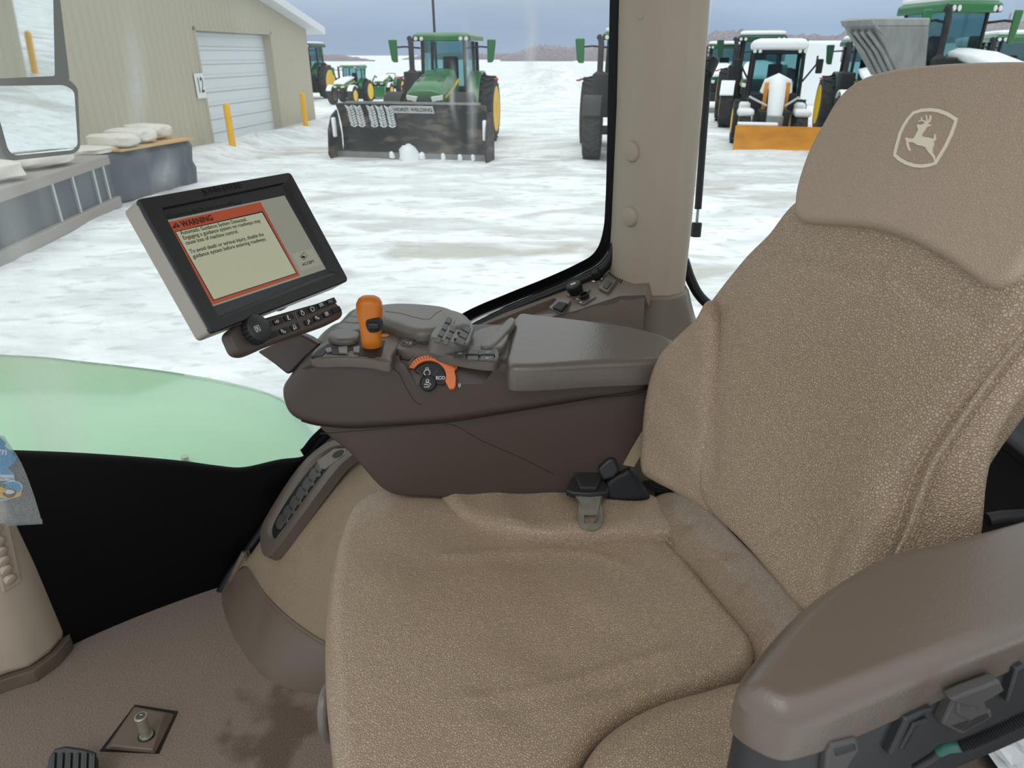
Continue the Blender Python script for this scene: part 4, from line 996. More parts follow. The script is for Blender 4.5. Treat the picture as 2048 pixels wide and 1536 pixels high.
for k in range(12):
    t = PI + k / 11 * PI; mb = MB().box(wc + V((0, .003 + math.cos(t + PI / 2) * -.0 + .0095 * math.sin(t) * 1.0, .0095 * math.cos(t))), (.014, .0012, .0009)); mb.build('wheel_rib', 'black', tw, smooth=False) if k % 2 == 0 else None
MB().rings([[lc + axis * h + V((math.cos(t) * r1, math.sin(t) * r2, 0)) for t in [2 * PI * j / 24 for j in range(24)]] for h, r1, r2 in [(.0065, .0172, .0138), (.0085, .0172, .0138)]]).build('lever_collar', 'orange2', lever)
pxprism('lever_stem', [(733, 705), (748, 705), (750, 712), (736, 712)], DK2, 0, .003, 'black', lever, bevel=.001)
a, b = DK.px((770, 678)); MB().lathe(DK.P(a, b, .004), DK.N, [(0, .0085), (.0035, .0085), (.004, .007), (.0042, .0005)]).build('orange_button', 'orange', con)
text('gate_letter', 'R', DK2, *DK.px((764, 692)), .007, 'dink', con, h=.0006)

# four finger paddles behind the lever
PB = DK.off(.012)
pad_px = [[(700, 636), (712, 622), (728, 617), (748, 622), (740, 632), (715, 640)], [(688, 646), (700, 637), (722, 638), (738, 636), (732, 648), (708, 652)], [(672, 659), (686, 649), (712, 650), (732, 650), (722, 664), (696, 668)], [(656, 672), (672, 661), (700, 662), (720, 668), (708, 682), (676, 684)]]
pxpillow('paddle_base', [(642, 690), (652, 668), (680, 645), (705, 622), (735, 614), (760, 620), (760, 640), (745, 670), (700, 690)], DK.off(.004), .02, .006, 'dgrey', con, n=80, inner=5)
for q in pad_px: pxpillow('control_paddle', q, PB.off(.006), .018, .007, 'grey', con, n=60, inner=5, edge=5)
# palm rest
PR = DK.off(.028)
pxpillow('palm_rest', [(745, 620), (790, 613), (850, 615), (890, 620), (912, 628), (930, 640), (940, 656), (920, 664), (880, 668), (838, 671), (790, 658), (760, 646), (742, 634)], PR, .035, .014, 'grey', con, n=140, inner=14)
groove([(770, 622), (800, 626), (830, 634), (856, 638), (872, 626), (884, 620)], PR.off(.0), .0011, 'dgrey', 'rest_gap', h=.0005)
# keypad cluster on its back slope
KP = Fr(PR.P(*PR.px((905, 655))), (.62, -.25, -.18), (-.1, .62, .12))
KPF = Fr(atz(900, 660, .858), (1, 0, -.30), (0, 1, 0))
if KPF.N.z < 0: KPF = Fr(KPF.O, -KPF.A, KPF.B)
pxpillow('keypad_slope', [(864, 678), (885, 640), (898, 622), (925, 630), (948, 656), (944, 672), (932, 692), (900, 688)], KPF, .03, .005, 'grey', con, n=90, inner=6)
for i in range(4):
    for j in range(2):
        x0, y0 = 880 + j * 16 + (3 - i) * 7 - 4, 678 - (3 - i) * -0 - i * 0 - (3 - i) * 13 + j * 4
        q = [(x0 - 7, y0 + 4), (x0 - 2, y0 - 6), (x0 + 7, y0 - 3), (x0 + 3, y0 + 8)]
        bt_ = pxprism('keypad_button', q, KPF, .0002, .0028, 'dgrey', con, bevel=.0007)
for i in range(3):
    q = [(912 + i * 7 - 2, 683 - i * 13), (918 + i * 7 - 2, 672 - i * 13), (932 + i * 5, 680 - i * 12), (928 + i * 5, 690 - i * 12)]
    pxprism('keypad_button', q, KPF, .0002, .004, 'dgrey', con, bevel=.0012)
    groove([(909 + i * 7, 676 - i * 13), (930 + i * 5, 684 - i * 13)], KPF, .0018, 'black', 'key_gap', h=.0034)
# cup holder like flaps between palm rest and lid
FL = DK.off(-.002)
pxpillow('side_flap', [(930, 690), (945, 668), (980, 655), (1010, 655), (1005, 680), (985, 700), (950, 700)], FL, .02, .005, 'grey', con, n=70, inner=5)
pxpillow('slanted_cover', [(962, 694), (990, 668), (1022, 636), (1030, 640), (1012, 668), (978, 696)], FL.off(.012), .02, .004, 'grey', con, n=80, inner=5)
pxpillow('slanted_cover', [(976, 696), (1005, 676), (1016, 668), (1012, 684), (1000, 696)], FL.off(.008), .02, .003, 'grey', con, n=60, inner=4)

# button strip
ST = DK.off(.0045)
pxpillow('button_strip', [(796, 700), (794, 680), (802, 668), (830, 668), (870, 675), (910, 686), (950, 692), (992, 697), (990, 724), (950, 722), (905, 714), (860, 704), (830, 704)], ST, .018, .003, 'brown2', con, n=140, inner=6, edge=4)
a, b = ST.px((817, 686))
MB().lathe(ST.P(a, b, 0), ST.N, [(0, .0145), (.003, .0145), (.0038, .0135), (.0028, .0125)]).build('round_button_ring', 'grey', con)
rb1 = MB().lathe(ST.P(a, b, 0), ST.N, [(0, .012), (.0045, .012), (.0052, .0112), (.0053, .0005)]).build('round_button', 'dgrey', con)
def icon(fr, q, kind, s, par, m='ink', h=.0006, w=None):
    a, b = fr.px(q, h); w = w or s * .14; mb = MB()
    def circ(cx, cy, r, t0=0, t1=2 * PI, n=16): return [(a + (cx + math.cos(t0 + (t1 - t0) * i / n) * r) * s, b + (cy + math.sin(t0 + (t1 - t0) * i / n) * r) * s) for i in range(n + 1)]
    def ln(*P): return [(a + x * s, b + y * s) for x, y in P]
    L = {'ring': [circ(0, 0, .5)], 'dot_ring': [circ(0, 0, .5), ln((-.2, 0), (.25, 0)), ln((.05, .18), (.25, 0), (.05, -.18))],
         'gourd': [circ(0, -.15, .4), ln((-.15, .25), (-.2, .5), (.2, .5), (.15, .25))],
         'pen': [ln((-.1, -.5), (-.15, -.2), (.1, .5), (.25, .42), (.02, -.25), (-.1, -.5)), ln((.1, -.5), (.5, -.5))],
         'note': [circ(-.3, -.35, .12), circ(.25, -.3, .12), ln((-.18, -.35), (-.18, .4), (.37, .45), (.37, -.3))],
         'phone': [ln((-.45, .4), (-.4, 0), (0, -.4), (.4, -.45), (.45, -.2), (.2, -.15), (-.15, .2), (-.2, .42), (-.45, .4))],
         'wrench': [circ(.25, .2, .25), ln((.05, 0), (-.4, -.45), (.0, -.45))], 'loop': [circ(.2, 0, .25), ln((-.05, 0), (-.5, 0)), ln((-.5, -.12), (-.5, .12))],
         'cam': [ln((-.5, -.35), (-.5, .35), (.5, .35), (.5, -.35)), circ(0, 0, .2)], 'gears': [circ(-.2, .1, .22), circ(.3, -.15, .14), ln((-.5, .4), (.1, .4))],
         'person': [ln((-.4, -.4), (-.4, .45), (.4, .45), (.4, -.4)), circ(0, .15, .14), ln((0, 0), (0, -.4))],
         'x': [ln((-.3, .35), (.3, -.35)), ln((-.3, -.35), (.3, .35)), ln((-.3, .35), (-.05, .35)), ln((-.6, -.6), (-.6, .6), (.6, .6), (.6, -.6), (-.6, -.6))],
         'ys': [ln((-.5, .3), (-.2, 0), (-.2, -.1)), ln((-.2, 0), (.0, .1)), ln((.45, .4), (.2, .35), (.2, .1), (.4, 0), (.35, -.3), (.1, -.3))],
         'wheel': [circ(0, 0, .5, 0, 2 * PI, 10), circ(0, 0, .25), ln((.6, .5), (.8, .5)), ln((.6, .2), (.8, .2))],
         'hand': [ln((-.5, -.1), (-.1, -.15), (.3, -.3), (.5, -.1), (.1, .15), (-.3, .1)), circ(0, .4, .2), ln((-.5, -.5), (.3, -.5))],
         'leaf': [ln((0, -.6), (0, .6)), ln((-.1, .5), (-.35, .3), (-.2, 0), (-.35, -.2), (0, -.35), (.3, -.1), (.2, .1), (.3, .3), (0, .5))]}[kind]
    for p in L: ribbon(mb, fr, p, w, h - .0004, h)
    return mb.build('icon', m, par, smooth=False)
icon(ST, (817, 686), 'ys', .012, rb1, 'ink', .0062)
for q in [[(836, 672), (860, 676), (857, 688), (838, 684)], [(864, 676), (886, 681), (882, 694), (866, 688)], [(889, 682), (910, 687), (908, 702), (886, 694)]]:
    pxprism('strip_button', q, ST, .0, .0022, 'dgrey', con, bevel=.0006)
k1 = pxprism('strip_button', [(912, 694), (932, 697), (931, 719), (906, 715)], ST, .0, .0022, 'dgrey', con, bevel=.0006)
icon(ST, (920, 707), 'cam', .007, k1, h=.0028)
for q in [[(935, 698), (958, 699), (957, 708), (935, 707)], [(935, 711), (957, 711), (956, 720), (934, 719)]]: pxprism('strip_button', q, ST, .0, .0024, 'dgrey', con, bevel=.0005)
k1 = pxprism('strip_button', [(962, 699), (989, 700), (989, 708), (961, 708)], ST, .0, .0024, 'dgrey', con, bevel=.0005); icon(ST, (975, 704), 'wheel', .006, k1, h=.003)
k1 = pxprism('strip_button', [(961, 711), (988, 711), (987, 721), (960, 720)], ST, .0, .0024, 'dgrey', con, bevel=.0005); icon(ST, (974, 716), 'wheel', .006, k1, h=.003)
groove([(930, 709), (990, 710)], ST, .0016, 'black', 'strip_bar', h=.003)

# dial in its scoop
DF = Fr(aty(862, 745, 1.110), (1, 0, 0), (0, .62, .78))
scq = [(v.x, v.y) for v in smooth_loop(DF.pxs([(800, 718), (812, 706), (835, 700), (875, 699), (908, 708), (925, 718), (960, 722), (985, 728), (985, 745), (962, 768), (935, 785), (880, 788), (845, 784), (830, 765), (812, 735)]), 60)]
apply_cut(up, MB().prism(scq, DF, -.003, .07).build('cutter', 'brown'))
def arc(cx, cy, r, t0, t1, n, ky=1.): return [(cx + math.cos(math.radians(t0 + (t1 - t0) * i / n)) * r, cy - math.sin(math.radians(t0 + (t1 - t0) * i / n)) * r * ky) for i in range(n + 1)]
pxprism('dial_hood', [(815, 722)] + arc(862, 745, 50, 150, 20, 14, .95) + [(910, 740), (905, 720), (862, 707), (830, 716), (818, 735)], DF, -.002, .010, 'brown', con, bevel=.003, seg=3)
dial = pxprism('speed_dial', [(817, 735)] + arc(858, 752, 44, 155, 62, 10) + [(890, 718), (897, 716), (902, 718), (914, 716), (916, 722), (914, 736), (909, 741), (912, 755), (911, 772), (908, 777), (899, 778)] + arc(858, 752, 34, -20, 150, 14, .92), DF, -.002, .009, 'orange2', con, bevel=.0035, seg=3)
for k in range(9):
    t = math.radians(148 - k * 8.5); p0 = (858 + math.cos(t) * 37, 752 - math.sin(t) * 35); p1 = (858 + math.cos(t) * 42.5, 752 - math.sin(t) * 41)
    mb = MB(); ribbon(mb, DF, DF.pxs([p0, p1], .009), .0009, .0085, .0094); mb.build('grip_notch', 'dink', dial, smooth=False)
face = pxprism('dial_face', arc(858, 757, 34, 152, -20, 20, .92) + [(888, 770), (868, 768), (858, 765), (850, 752)], DF, .0, .0055, 'black', con, bevel=.001)
text('eco_lettering', 'ECO', DF, *DF.px((881, 756), .006), .0082, 'white', face, h=.006, align='CENTER', bold=.0002)
icon(DF, (854, 743), 'gourd', .013, face, 'white', .0062, .0012)
icon(DF, (854, 751), 'loop', .004, face, 'white', .0062, .0005)
a, b = DF.px((857, 768)); rd = MB().lathe(DF.P(a, b, .002), DF.N, [(0, .0145), (.005, .0145), (.006, .0135), (.005, .0125), (.0052, .0005)]).build('round_button', 'black', con)
icon(DF, (855, 767), 'hand', .012, rd, 'white', .0082, .0011)
groove([(866, 752), (875, 739)], DF, .0012, 'brown', 'face_divider', h=.0062); groove([(834, 740), (848, 755)], DF, .0012, 'brown', 'face_divider', h=.0062)
icon(DF, (919, 771), 'leaf', .007, con, 'ink', .0005, .0014)

# padded lid
LD = Fr((0, 0, .832), (1, 0, 0), (0, 1, 0))
ldp = [(1011, 722), (1014, 706), (1022, 670), (1033, 634), (1040, 630), (1080, 634), (1160, 643), (1240, 654), (1290, 664), (1330, 676), (1356, 692), (1350, 722), (1290, 728), (1180, 733), (1100, 738), (1050, 740), (1020, 738)]
lid = pxpillow('storage_lid', ldp, LD, .048, .014, 'brownlid', con, n=200, inner=22, rb=.004, rim=.5)
MB().box(V((0, 1.2, .60)) , (.30, .05, .02)).build('arm_bracket', 'black', con)

# ================================================================ MONITOR
_U = V((.4234, .9058, -.0173)); _V = -V((.44, -.26, -.86))
_V = V((-.466, .328, .8218)) * .5 + V((-.3916, .1683, .9046)) * .5
MF = Fr((-.502, .951, 1.125), _U, _V)
if (EYE - MF.O).dot(MF.N) < 0: MF = Fr(MF.O, -MF.A, MF.B)
mon = ent('touchscreen_monitor', 'black framed touchscreen monitor showing an orange warning, on an arm by the window', 'monitor', tuple(MF.P(.15, -.2, -.03)))
def rr(p, r, k=5):
    """round the corners of a polygon"""
    o = []; n = len(p)
    for i in range(n):
        a, b, c = V(p[i - 1]), V(p[i]), V(p[(i + 1) % n]); u = (a - b).normalized() * r; w = (c - b).normalized() * r
        for j in range(k + 1):
            t = j / k; q = (b + u).lerp(b, t).lerp(b.lerp(b + w, t), t); o.append((q.x, q.y))
    return o
outer4 = MF.pxs([(272, 399), (579, 345), (696, 562), (422, 668)])
ob_ = rr(outer4, .008)
MB().rings([[MF.P(a, b, h) for a, b in rr(MF.pxs(q), .008)] for q, h in [([(284, 405), (574, 352), (688, 560), (426, 655)], -.038), ([(272, 399), (579, 345), (696, 562), (422, 668)], -.034), ([(272, 399), (579, 345), (696, 562), (422, 668)], -.001)]]).build('monitor_case', 'silver', mon, angle=30)
mk = [(340, 420), (566, 365), (674, 543), (438, 640)]
inr = MF.pxs([(320, 418), (568, 366), (670, 548), (437, 640)])
scr = MF.pxs([(326, 420), (563, 370), (662, 543), (434, 634)])
def quads(L, n=24):
    o = []
    for i in range(4):
        a, b = L[i], L[(i + 1) % 4]
        for k in range(n): o.append((a[0] + (b[0] - a[0]) * k / n, a[1] + (b[1] - a[1]) * k / n))
    return o
def ringpts(q, r=0): return rr(q, r, 22) if r else quads(q, 23)
O1 = rr(outer4, .007, 22); O2 = [((a - .1) * 1., b) for a, b in O1]
cxy = (sum(a for a, b in outer4) / 4, sum(b for a, b in outer4) / 4)
O1b = [(cxy[0] + (a - cxy[0]) * .99, cxy[1] + (b - cxy[1]) * .985) for a, b in O1]
I1 = rr(inr, .004, 22); I2 = rr(scr, .002, 22)
MB().rings([[MF.P(a, b, h) for a, b in L] for L, h in [(O1, -.004), (O1, .0), (O1b, .003), (I1, .003), (I2, -.001)]], cap=False).build('bezel', 'bezel', mon, angle=30)
dsp = MB().prism(scr, MF, -.004, -.0008).build('display_glass', mat('display_off', (38, 40, 42), .25), mon, smooth=False)
def emit(name, rgb, s=1.): return mat(name, tuple(v * .35 for v in rgb), .35, emis=rgb, estr=s)
M['scr_cream'] = emit('screen_cream', (176, 178, 150), .75); M['scr_grey'] = emit('screen_grey', (146, 146, 132), .7); M['scr_or'] = emit('screen_orange', (178, 74, 40), .62)
M['scr_blk'] = mat('screen_black', (16, 16, 14), .5); M['scr_btn'] = emit('screen_button', (156, 156, 140), .7)
def sp_(nm, q, h, m): return pxprism(nm, q, MF, h - .0003, h, m, dsp, smooth=False)
sp_('page_background', [(330, 441), (569, 391), (652, 538), (425, 613)], -.0004, 'scr_grey')
sp_('warning_frame', [(333, 445), (521, 404), (600, 551), (424, 610)], 0., 'scr_or')
sp_('text_border', [(350, 463), (525, 422), (594, 547), (427, 601)], .0003, 'scr_blk')
sp_('text_panel', [(352, 464), (524, 425), (592, 546), (428, 599)], .0006, 'scr_cream')
pb_ = rr(MF.pxs([(583, 508), (625, 497), (642, 529), (602, 542)]), .002, 3)
MB().prism(pb_, MF, -.0002, .0006).build('accept_button', 'scr_btn', dsp, smooth=False)
def mtext(nm, s, q0, q1, hpx, m='scr_blk', par=None, bold=.0001, h=.0009):
    """lettering from pixel q0 to pixel q1"""
    a0, b0 = MF.px(q0); a1, b1 = MF.px(q1); P0 = MF.P(a0, b0); P1 = MF.P(a1, b1); fr = Fr(P0, P1 - P0, MF.B)
    cu = bpy.data.curves.new('t', 'FONT'); cu.body = s; cu.size = 1; t = bpy.data.objects.new('t', cu); COL.objects.link(t); bpy.context.view_layer.update(); w = t.dimensions.x; bpy.data.objects.remove(t)
    sz = hpx; return text(nm, s, fr, 0, 0, sz, m, par or dsp, h=h, bold=bold, sx=(P1 - P0).length / (w * sz))
mtext('warning_heading', 'WARNING', (362, 450), (424, 436), .0118, bold=.0003)
lines = [('Automatic Guidance System Detected.', (360, 467), (492, 439)), ('Engaging a guidance system on roadways may', (365, 477), (519, 442)), ('cause loss of machine control.', (370, 487), (475, 463)), ('To avoid death or serious injury, disable the', (379, 504), (526, 469)), ('guidance system before entering roadways.', (385, 514), (531, 478))]
for s, a, b in lines: mtext('warning_text', s, a, b, .0080, bold=.00008)
mtext('accept_lettering', 'ACCEPT', (604, 530), (628, 523), .0066)
tri = sp_('hazard_triangle', [(345, 457), (351, 445), (361, 453)], .0009, 'scr_blk'); sp_('hazard_mark', [(351, 449), (353, 449), (354, 454), (352, 454)], .0012, 'scr_or')
mb = MB(); ribbon(mb, MF, MF.pxs([(607, 505), (614, 512), (607, 520), (600, 514)]), .0009, .0006, .001, closed=True); mb.build('diamond_mark', 'scr_blk', dsp, smooth=False)
sp_('diamond_arrow', [(603, 513), (606, 511), (611, 513), (609, 516), (604, 516)], .001, 'scr_blk')
M['faint'] = mat('faint_screen_ink', (30, 30, 32), .4)
mtext('banner_lettering', 'Welcome to the John Deere Generation 4 Display', (332, 434), (482, 402), .0082, 'faint', h=.0)
M['bezelink'] = mat('bezel_lettering', (10, 10, 11), .3)
mtext('brand_lettering', 'JOHN DEERE', (404, 386), (481, 372), .0115, 'bezelink', par=mon, bold=.0003, h=.0036)
# keypad bar under the screen
KB = MF.off(-.008)
bar = pxpillow('keypad_bar', [(456, 668), (470, 652), (510, 642), (580, 622), (650, 603), (664, 600), (674, 610), (684, 626), (682, 634), (664, 645), (600, 668), (540, 690), (490, 709), (472, 704), (462, 686)], KB, .022, .005, 'brown', mon, n=180, inner=6, edge=4)
kn = KB.px((508, 662)); 
knob = MB().lathe(KB.P(kn[0], kn[1], 0), KB.N, [(0, .0215), (.006, .0215), (.014, .0205), (.0165, .0175), (.017, .0005)], 40).build('rotary_knob', 'blackp', bar)
for k in range(20):
    t = 2 * PI * k / 20; MB().cyl(KB.P(kn[0] + math.cos(t) * .0213, kn[1] + math.sin(t) * .0213, .001), KB.P(kn[0] + math.cos(t) * .0203, kn[1] + math.sin(t) * .0203, .013), .0014, n=6).build('knob_rib', 'black', mon)
icon(KB, (515, 657), 'x', .0068, knob, 'white', .0176, .0009)
keys = [((532, 650), 'dot_ring'), ((554, 643), 'loop'), ((576, 635), 'pen'), ((545, 669), None), ((567, 662), 'phone'), ((589, 654), 'note'), ((605, 625), 'gourd'), ((625, 618), 'ring'), ((643, 610), 'cam'), ((661, 603), 'itec'), ((617, 644), 'wrench'), ((635, 636), 'gears'), ((654, 628), 'person'), ((671, 620), None)]
for (x, y), ic in keys:
    q = [(x - 11, y - 1.5), (x + 5, y - 7.5), (x + 11, y + 2.5), (x - 5, y + 8.5)]
    kk = MB().prism(rr(KB.pxs(q), .0015, 3), KB, -.002, .003).build('key', 'black', bar, bevel=.0008)
    if ic == 'itec': a_, b_ = KB.px((x, y), .003); frk = Fr(KB.P(a_, b_), KB.P(*KB.px((x + 11, y - 3.3))) - KB.P(*KB.px((x, y))), KB.B); text('key_lettering', 'iTEC', frk, 0, 0, .0052, 'ink', kk, h=.0034, align='CENTER')
    elif ic: icon(KB, (x, y), ic, .0075, kk, 'white', .0036, .0009)
mb = MB(); ribbon(mb, KB, KB.pxs([(589, 627), (604, 661)]), .0016, 0, .001); mb.build('bar_divider', 'brown2', bar, smooth=False)
# arm carrying the monitor
pa = MF.P(*MF.px((540, 640)), -.045); 
armp = [(515, 705), (560, 690), (600, 672), (636, 690), (610, 712), (585, 735), (575, 748), (545, 726)]
AFm = Fr(aty(575, 720, 1.16), (1, 0, 0), (0, .3, 1))
pxprism('support_arm', [(514, 704), (540, 692), (600, 668), (618, 676), (640, 690), (612, 715), (582, 746), (574, 749), (548, 728)], AFm, -.035, 0, 'brown', mon, bevel=.004, seg=2)
MB().cyl(MF.P(.15, -.12, -.036), MF.P(.20, -.19, -.06), .02).build('swivel_mount', 'blackp', mon)
# ================================================================ OUTDOORS
G = -1.5
def gh(x, y):
    d = math.hypot(x, y); a = .05 * min(1, d / 12)
    h = a * (noise.noise(V((x * .25, y * .5, 0))) + .6 * noise.noise(V((x * .7, y * 1.3, 3))) + .35 * noise.noise(V((x * 2.1, y * 2.9, 9))))
    if y > 70: h *= max(.3, 1 - (y - 70) / 60)
    h += 1.7 * math.exp(-((x - 2.4) / 3.4) ** 2 - ((y - 52) / 4.0) ** 2) * (1 + .25 * noise.noise(V((x * .8, y * .8, 1))))
    h += .9 * math.exp(-((x - 5.5) / 3.4) ** 2 - ((y - 56) / 4.0) ** 2)
    h += .30 * math.exp(-((x + 9.0 - (y - 24) * .12) / .8) ** 2) * (1 if y > 12 else 0) * (1 + .6 * noise.noise(V((x, y, 5))))
    h += .35 * math.exp(-((x + 7.0) / 2.2) ** 2 - ((y - 38) / 2.5) ** 2)
    h += .16 * math.exp(-((x - 8) / 3.5) ** 2 - ((y - 22.4) / .5) ** 2)
    h += .12 * math.exp(-((x - 2.4) / 1.2) ** 2 - ((y - 24) / 2.) ** 2)
    if abs(x) < 4 and y < 4: h *= .3
    return G + h
def axis_(a, b, fine, k):
    o = [0.]
    s = fine
    while o[-1] < b: o.append(o[-1] + s * (1 + o[-1] * k))
    n = [0.]
    while n[-1] < -a: n.append(n[-1] + s * (1 + n[-1] * k))
    return [-v for v in n[:0:-1]] + o
xs = axis_(-900, 900, .22, .05); ys = axis_(-60, 1500, .20, .035)
vs = [(x, y, gh(x, y)) for y in ys for x in xs]; nx = len(xs)
me = bpy.data.meshes.new('snow_ground'); me.from_pydata(vs, [], [(j * nx + i, j * nx + i + 1, (j + 1) * nx + i + 1, (j + 1) * nx + i) for j in range(len(ys) - 1) for i in range(nx - 1)])
gr = link('ground', me, 'ground'); struct(gr, 'snow covered yard with tyre tracks and bare patches')

# green bodywork just outside the pane
fen = ent('tractor_fender', 'green glossy wheel fender with sky reflection in its colour, seen through the lower windscreen', 'fender', (-1.3, 2.4, G))
top = [atz(*q, z) for q, z in [((-160, 700), .06), ((0, 709), .05), ((90, 714), .05), ((160, 722), .05), ((260, 733), .05), ((350, 745), .05), ((460, 765), .03), ((560, 795), -.02), ((640, 850), -.12)]]
top = smooth_loop(top, 40, closed=False)
near = smooth_loop([V((x, y, z)) for x, y, z in [(-2.3, 1.75, .02), (-1.9, 1.72, .03), (-1.5, 1.70, .03), (-1.1, 1.68, .02), (-.8, 1.68, -.04), (-.5, 1.70, -.15)]], 40, closed=False)
rows = []
for i in range(21):
    t = i / 20; rows.append([a.lerp(b, t) + V((0, 0, .05 * math.sin(PI * t))) for a, b in zip(top, near)])
rows.insert(0, [p + V((.02, .05, -.05)) for p in top]); rows.insert(0, [p + V((.05, .06, -.35)) for p in top])
fb_ = MB().grid(rows).build('fender_panel', 'green_skylit', fen)
sd = fb_.modifiers.new('solid', 'SOLIDIFY'); sd.thickness = .02
MB().lathe(atz(370, 918, .07), (0, 0, 1), [(-.01, .012), (.01, .012), (.014, .006)]).build('fender_bolt', 'metal', fen)
MB().box((-1.3, 2.2, -.8), (1.6, .5, 1.3)).build('fender_bracket', 'dark', fen)

# exterior mirror on its arm
mi = ent('exterior_mirror', 'grey framed two part rear view mirror outside the windscreen, top left', 'mirror', tuple(att(60, 230, 2.) + V((0, 0, -.2))))
c1 = att(78, 240, 1.75); c2 = att(40, 60, 1.75)
MRF = Fr(c1, (.25, .92, 0), (0.055, 0, 1))
if (EYE - MRF.O).dot(MRF.N) < 0: MRF = Fr(MRF.O, -MRF.A, MRF.B)
lo_ = MRF.pxs([(-25, 160), (158, 172), (163, 300), (150, 308), (20, 322), (-20, 300)])
MB().prism(rr(MRF.pxs([(-30, 158), (140, 158), (158, 176), (163, 296), (152, 308), (25, 322), (8, 310)]), .012), MRF, -.05, -.001).build('mirror_housing', 'mirrorback', mi, bevel=.004)
MB().prism(rr(MRF.pxs([(-20, 172), (128, 170), (148, 182), (155, 290), (146, 300), (28, 311), (16, 302)]), .012), MRF, -.002, .001).build('convex_glass', 'mirror', mi, bevel=.002)
MB().prism(rr(MRF.pxs([(-40, -90), (112, -90), (142, 162), (-30, 176)]), .01), MRF, -.05, -.001).build('mirror_housing', 'mirrorback', mi, bevel=.004)
MB().prism(rr(MRF.pxs([(-30, -80), (104, -80), (109, 152), (-25, 158)]), .006), MRF, -.002, .001).build('flat_glass', 'mirror', mi)
MB().tube([MRF.P(.02, -.05, -.04), MRF.P(.05, .35, -.05), MRF.P(.1, .8, -.3)], .014).build('mirror_arm', 'dark', mi)

# what the mirrors show: a shed corner and a yellow post further back on the right hand side
shed = ent('metal_shed', 'beige corrugated metal shed seen only in the exterior mirrors', 'shed', (27, 5, G))
MB().box((27, 5.4, .8), (10, 17, 4.6)).build('shed_wall', 'siding', shed, smooth=False)
MB().rings([[V((21.5, -3.5, 3.1)), V((21.5, 14.3, 3.1)), V((32.5, 14.3, 3.1)), V((32.5, -3.5, 3.1))], [V((27, -3.5, 4.6)), V((27, 14.3, 4.6)), V((27.1, 14.3, 4.6)), V((27.1, -3.5, 4.6))]]).build('shed_roof', 'roofm', shed, smooth=False)
def bollard(x, y, h, label):
    b = ent('bollard', label, 'bollard', (x, y, G - .1), group='yellow bollards by the big shed')
    MB().lathe((x, y, G - .1), (0, 0, 1), [(0, .10), (h + .02, .10), (h + .08, .085), (h + .12, .05), (h + .13, .002)], 20).build('post', 'bollard', b)
    MB().lathe((x, y, G - .15), (0, 0, 1), [(0, .16), (.16, .15), (.2, .11)], 16).build('snow_collar', 'snowm', b)
bollard(23.4, 14.9, 1.3, 'yellow bollard seen only in the exterior mirrors')

# big shed with the roller door
shd = ent('storage_shed', 'long beige corrugated metal shed with white roller door and snowy roof edge', 'shed', (-10, 24, G))
W0, W1 = V((-11.9, 6.5, 0)), V((-8.65, 32.9, 0))
def wl(y, z, off=0.):   # point on the wall line
    t = (y - W0.y) / (W1.y - W0.y); p = W0.lerp(W1, t); return V((p.x + off, y, z))
EZ = 2.2; RS = .205; RY = 17.5
def rz_(y): return EZ + (W1.y - max(y, RY)) * RS - max(0, RY - y) * RS * 1.
D0, D1, DZ = 24.05, 29.35, 1.96
def panel(ya, yb, zfa, zfb, za, zb, name='wall_panel'):
    mb = MB(); vs = [wl(ya, zfa), wl(yb, zfb), wl(yb, zb), wl(ya, za)]; b = [v + V((-.35, 0, 0)) for v in vs]
    mb.rings([vs, b]); return mb
w_ = MB()
for a, b in [(6.5, RY), (RY, D0)]: w_.rings([[wl(a, G - .2), wl(b, G - .2), wl(b, rz_(b)), wl(a, rz_(a))], [wl(a, G - .2, -.35), wl(b, G - .2, -.35), wl(b, rz_(b), -.35), wl(a, rz_(a), -.35)]])
w_.rings([[wl(D0, DZ), wl(D1, DZ), wl(D1, rz_(D1)), wl(D0, rz_(D0))], [wl(D0, DZ, -.35), wl(D1, DZ, -.35), wl(D1, rz_(D1), -.35), wl(D0, rz_(D0), -.35)]])
w_.rings([[wl(D1, G - .2), wl(32.9, G - .2), wl(32.9, EZ), wl(D1, rz_(D1))], [wl(D1, G - .2, -.35), wl(32.9, G - .2, -.35), wl(32.9, EZ, -.35), wl(D1, rz_(D1), -.35)]])
w_.rings([[wl(32.9, G - .2, -.35), V((-40, 36.5, G - .2)), V((-40, 36.5, EZ)), wl(32.9, EZ, -.35)], [wl(32.6, G - .2, -.35), V((-40, 36.2, G - .2)), V((-40, 36.2, EZ)), wl(32.6, EZ, -.35)]])
w_.build('gable_wall', 'siding', shd, smooth=False)
MB().rings([[wl(D0, G - .2, -.30), wl(D1, G - .2, -.30), wl(D1, DZ, -.30), wl(D0, DZ, -.30)], [wl(D0, G - .2, -.36), wl(D1, G - .2, -.36), wl(D1, DZ, -.36), wl(D0, DZ, -.36)]]).build('roller_door', 'rolldoor', shd, smooth=False)
fr_ = MB()
for a, b in [(D0 - .10, D0 + .02), (D1 - .02, D1 + .10)]: fr_.rings([[wl(a, G, .02), wl(b, G, .02), wl(b, DZ + .1, .02), wl(a, DZ + .1, .02)], [wl(a, G, -.02), wl(b, G, -.02), wl(b, DZ + .1, -.02), wl(a, DZ + .1, -.02)]])
fr_.rings([[wl(D0 - .1, DZ, .02), wl(D1 + .1, DZ, .02), wl(D1 + .1, DZ + .1, .02), wl(D0 - .1, DZ + .1, .02)], [wl(D0 - .1, DZ, -.02), wl(D1 + .1, DZ, -.02), wl(D1 + .1, DZ + .1, -.02), wl(D0 - .1, DZ + .1, -.02)]])
fr_.build('door_trim', 'siding', shd, smooth=False)
rf = MB(); pr_ = [(5.9, rz_(6.5) - .1), (RY, rz_(RY)), (33.6, EZ - .14)]
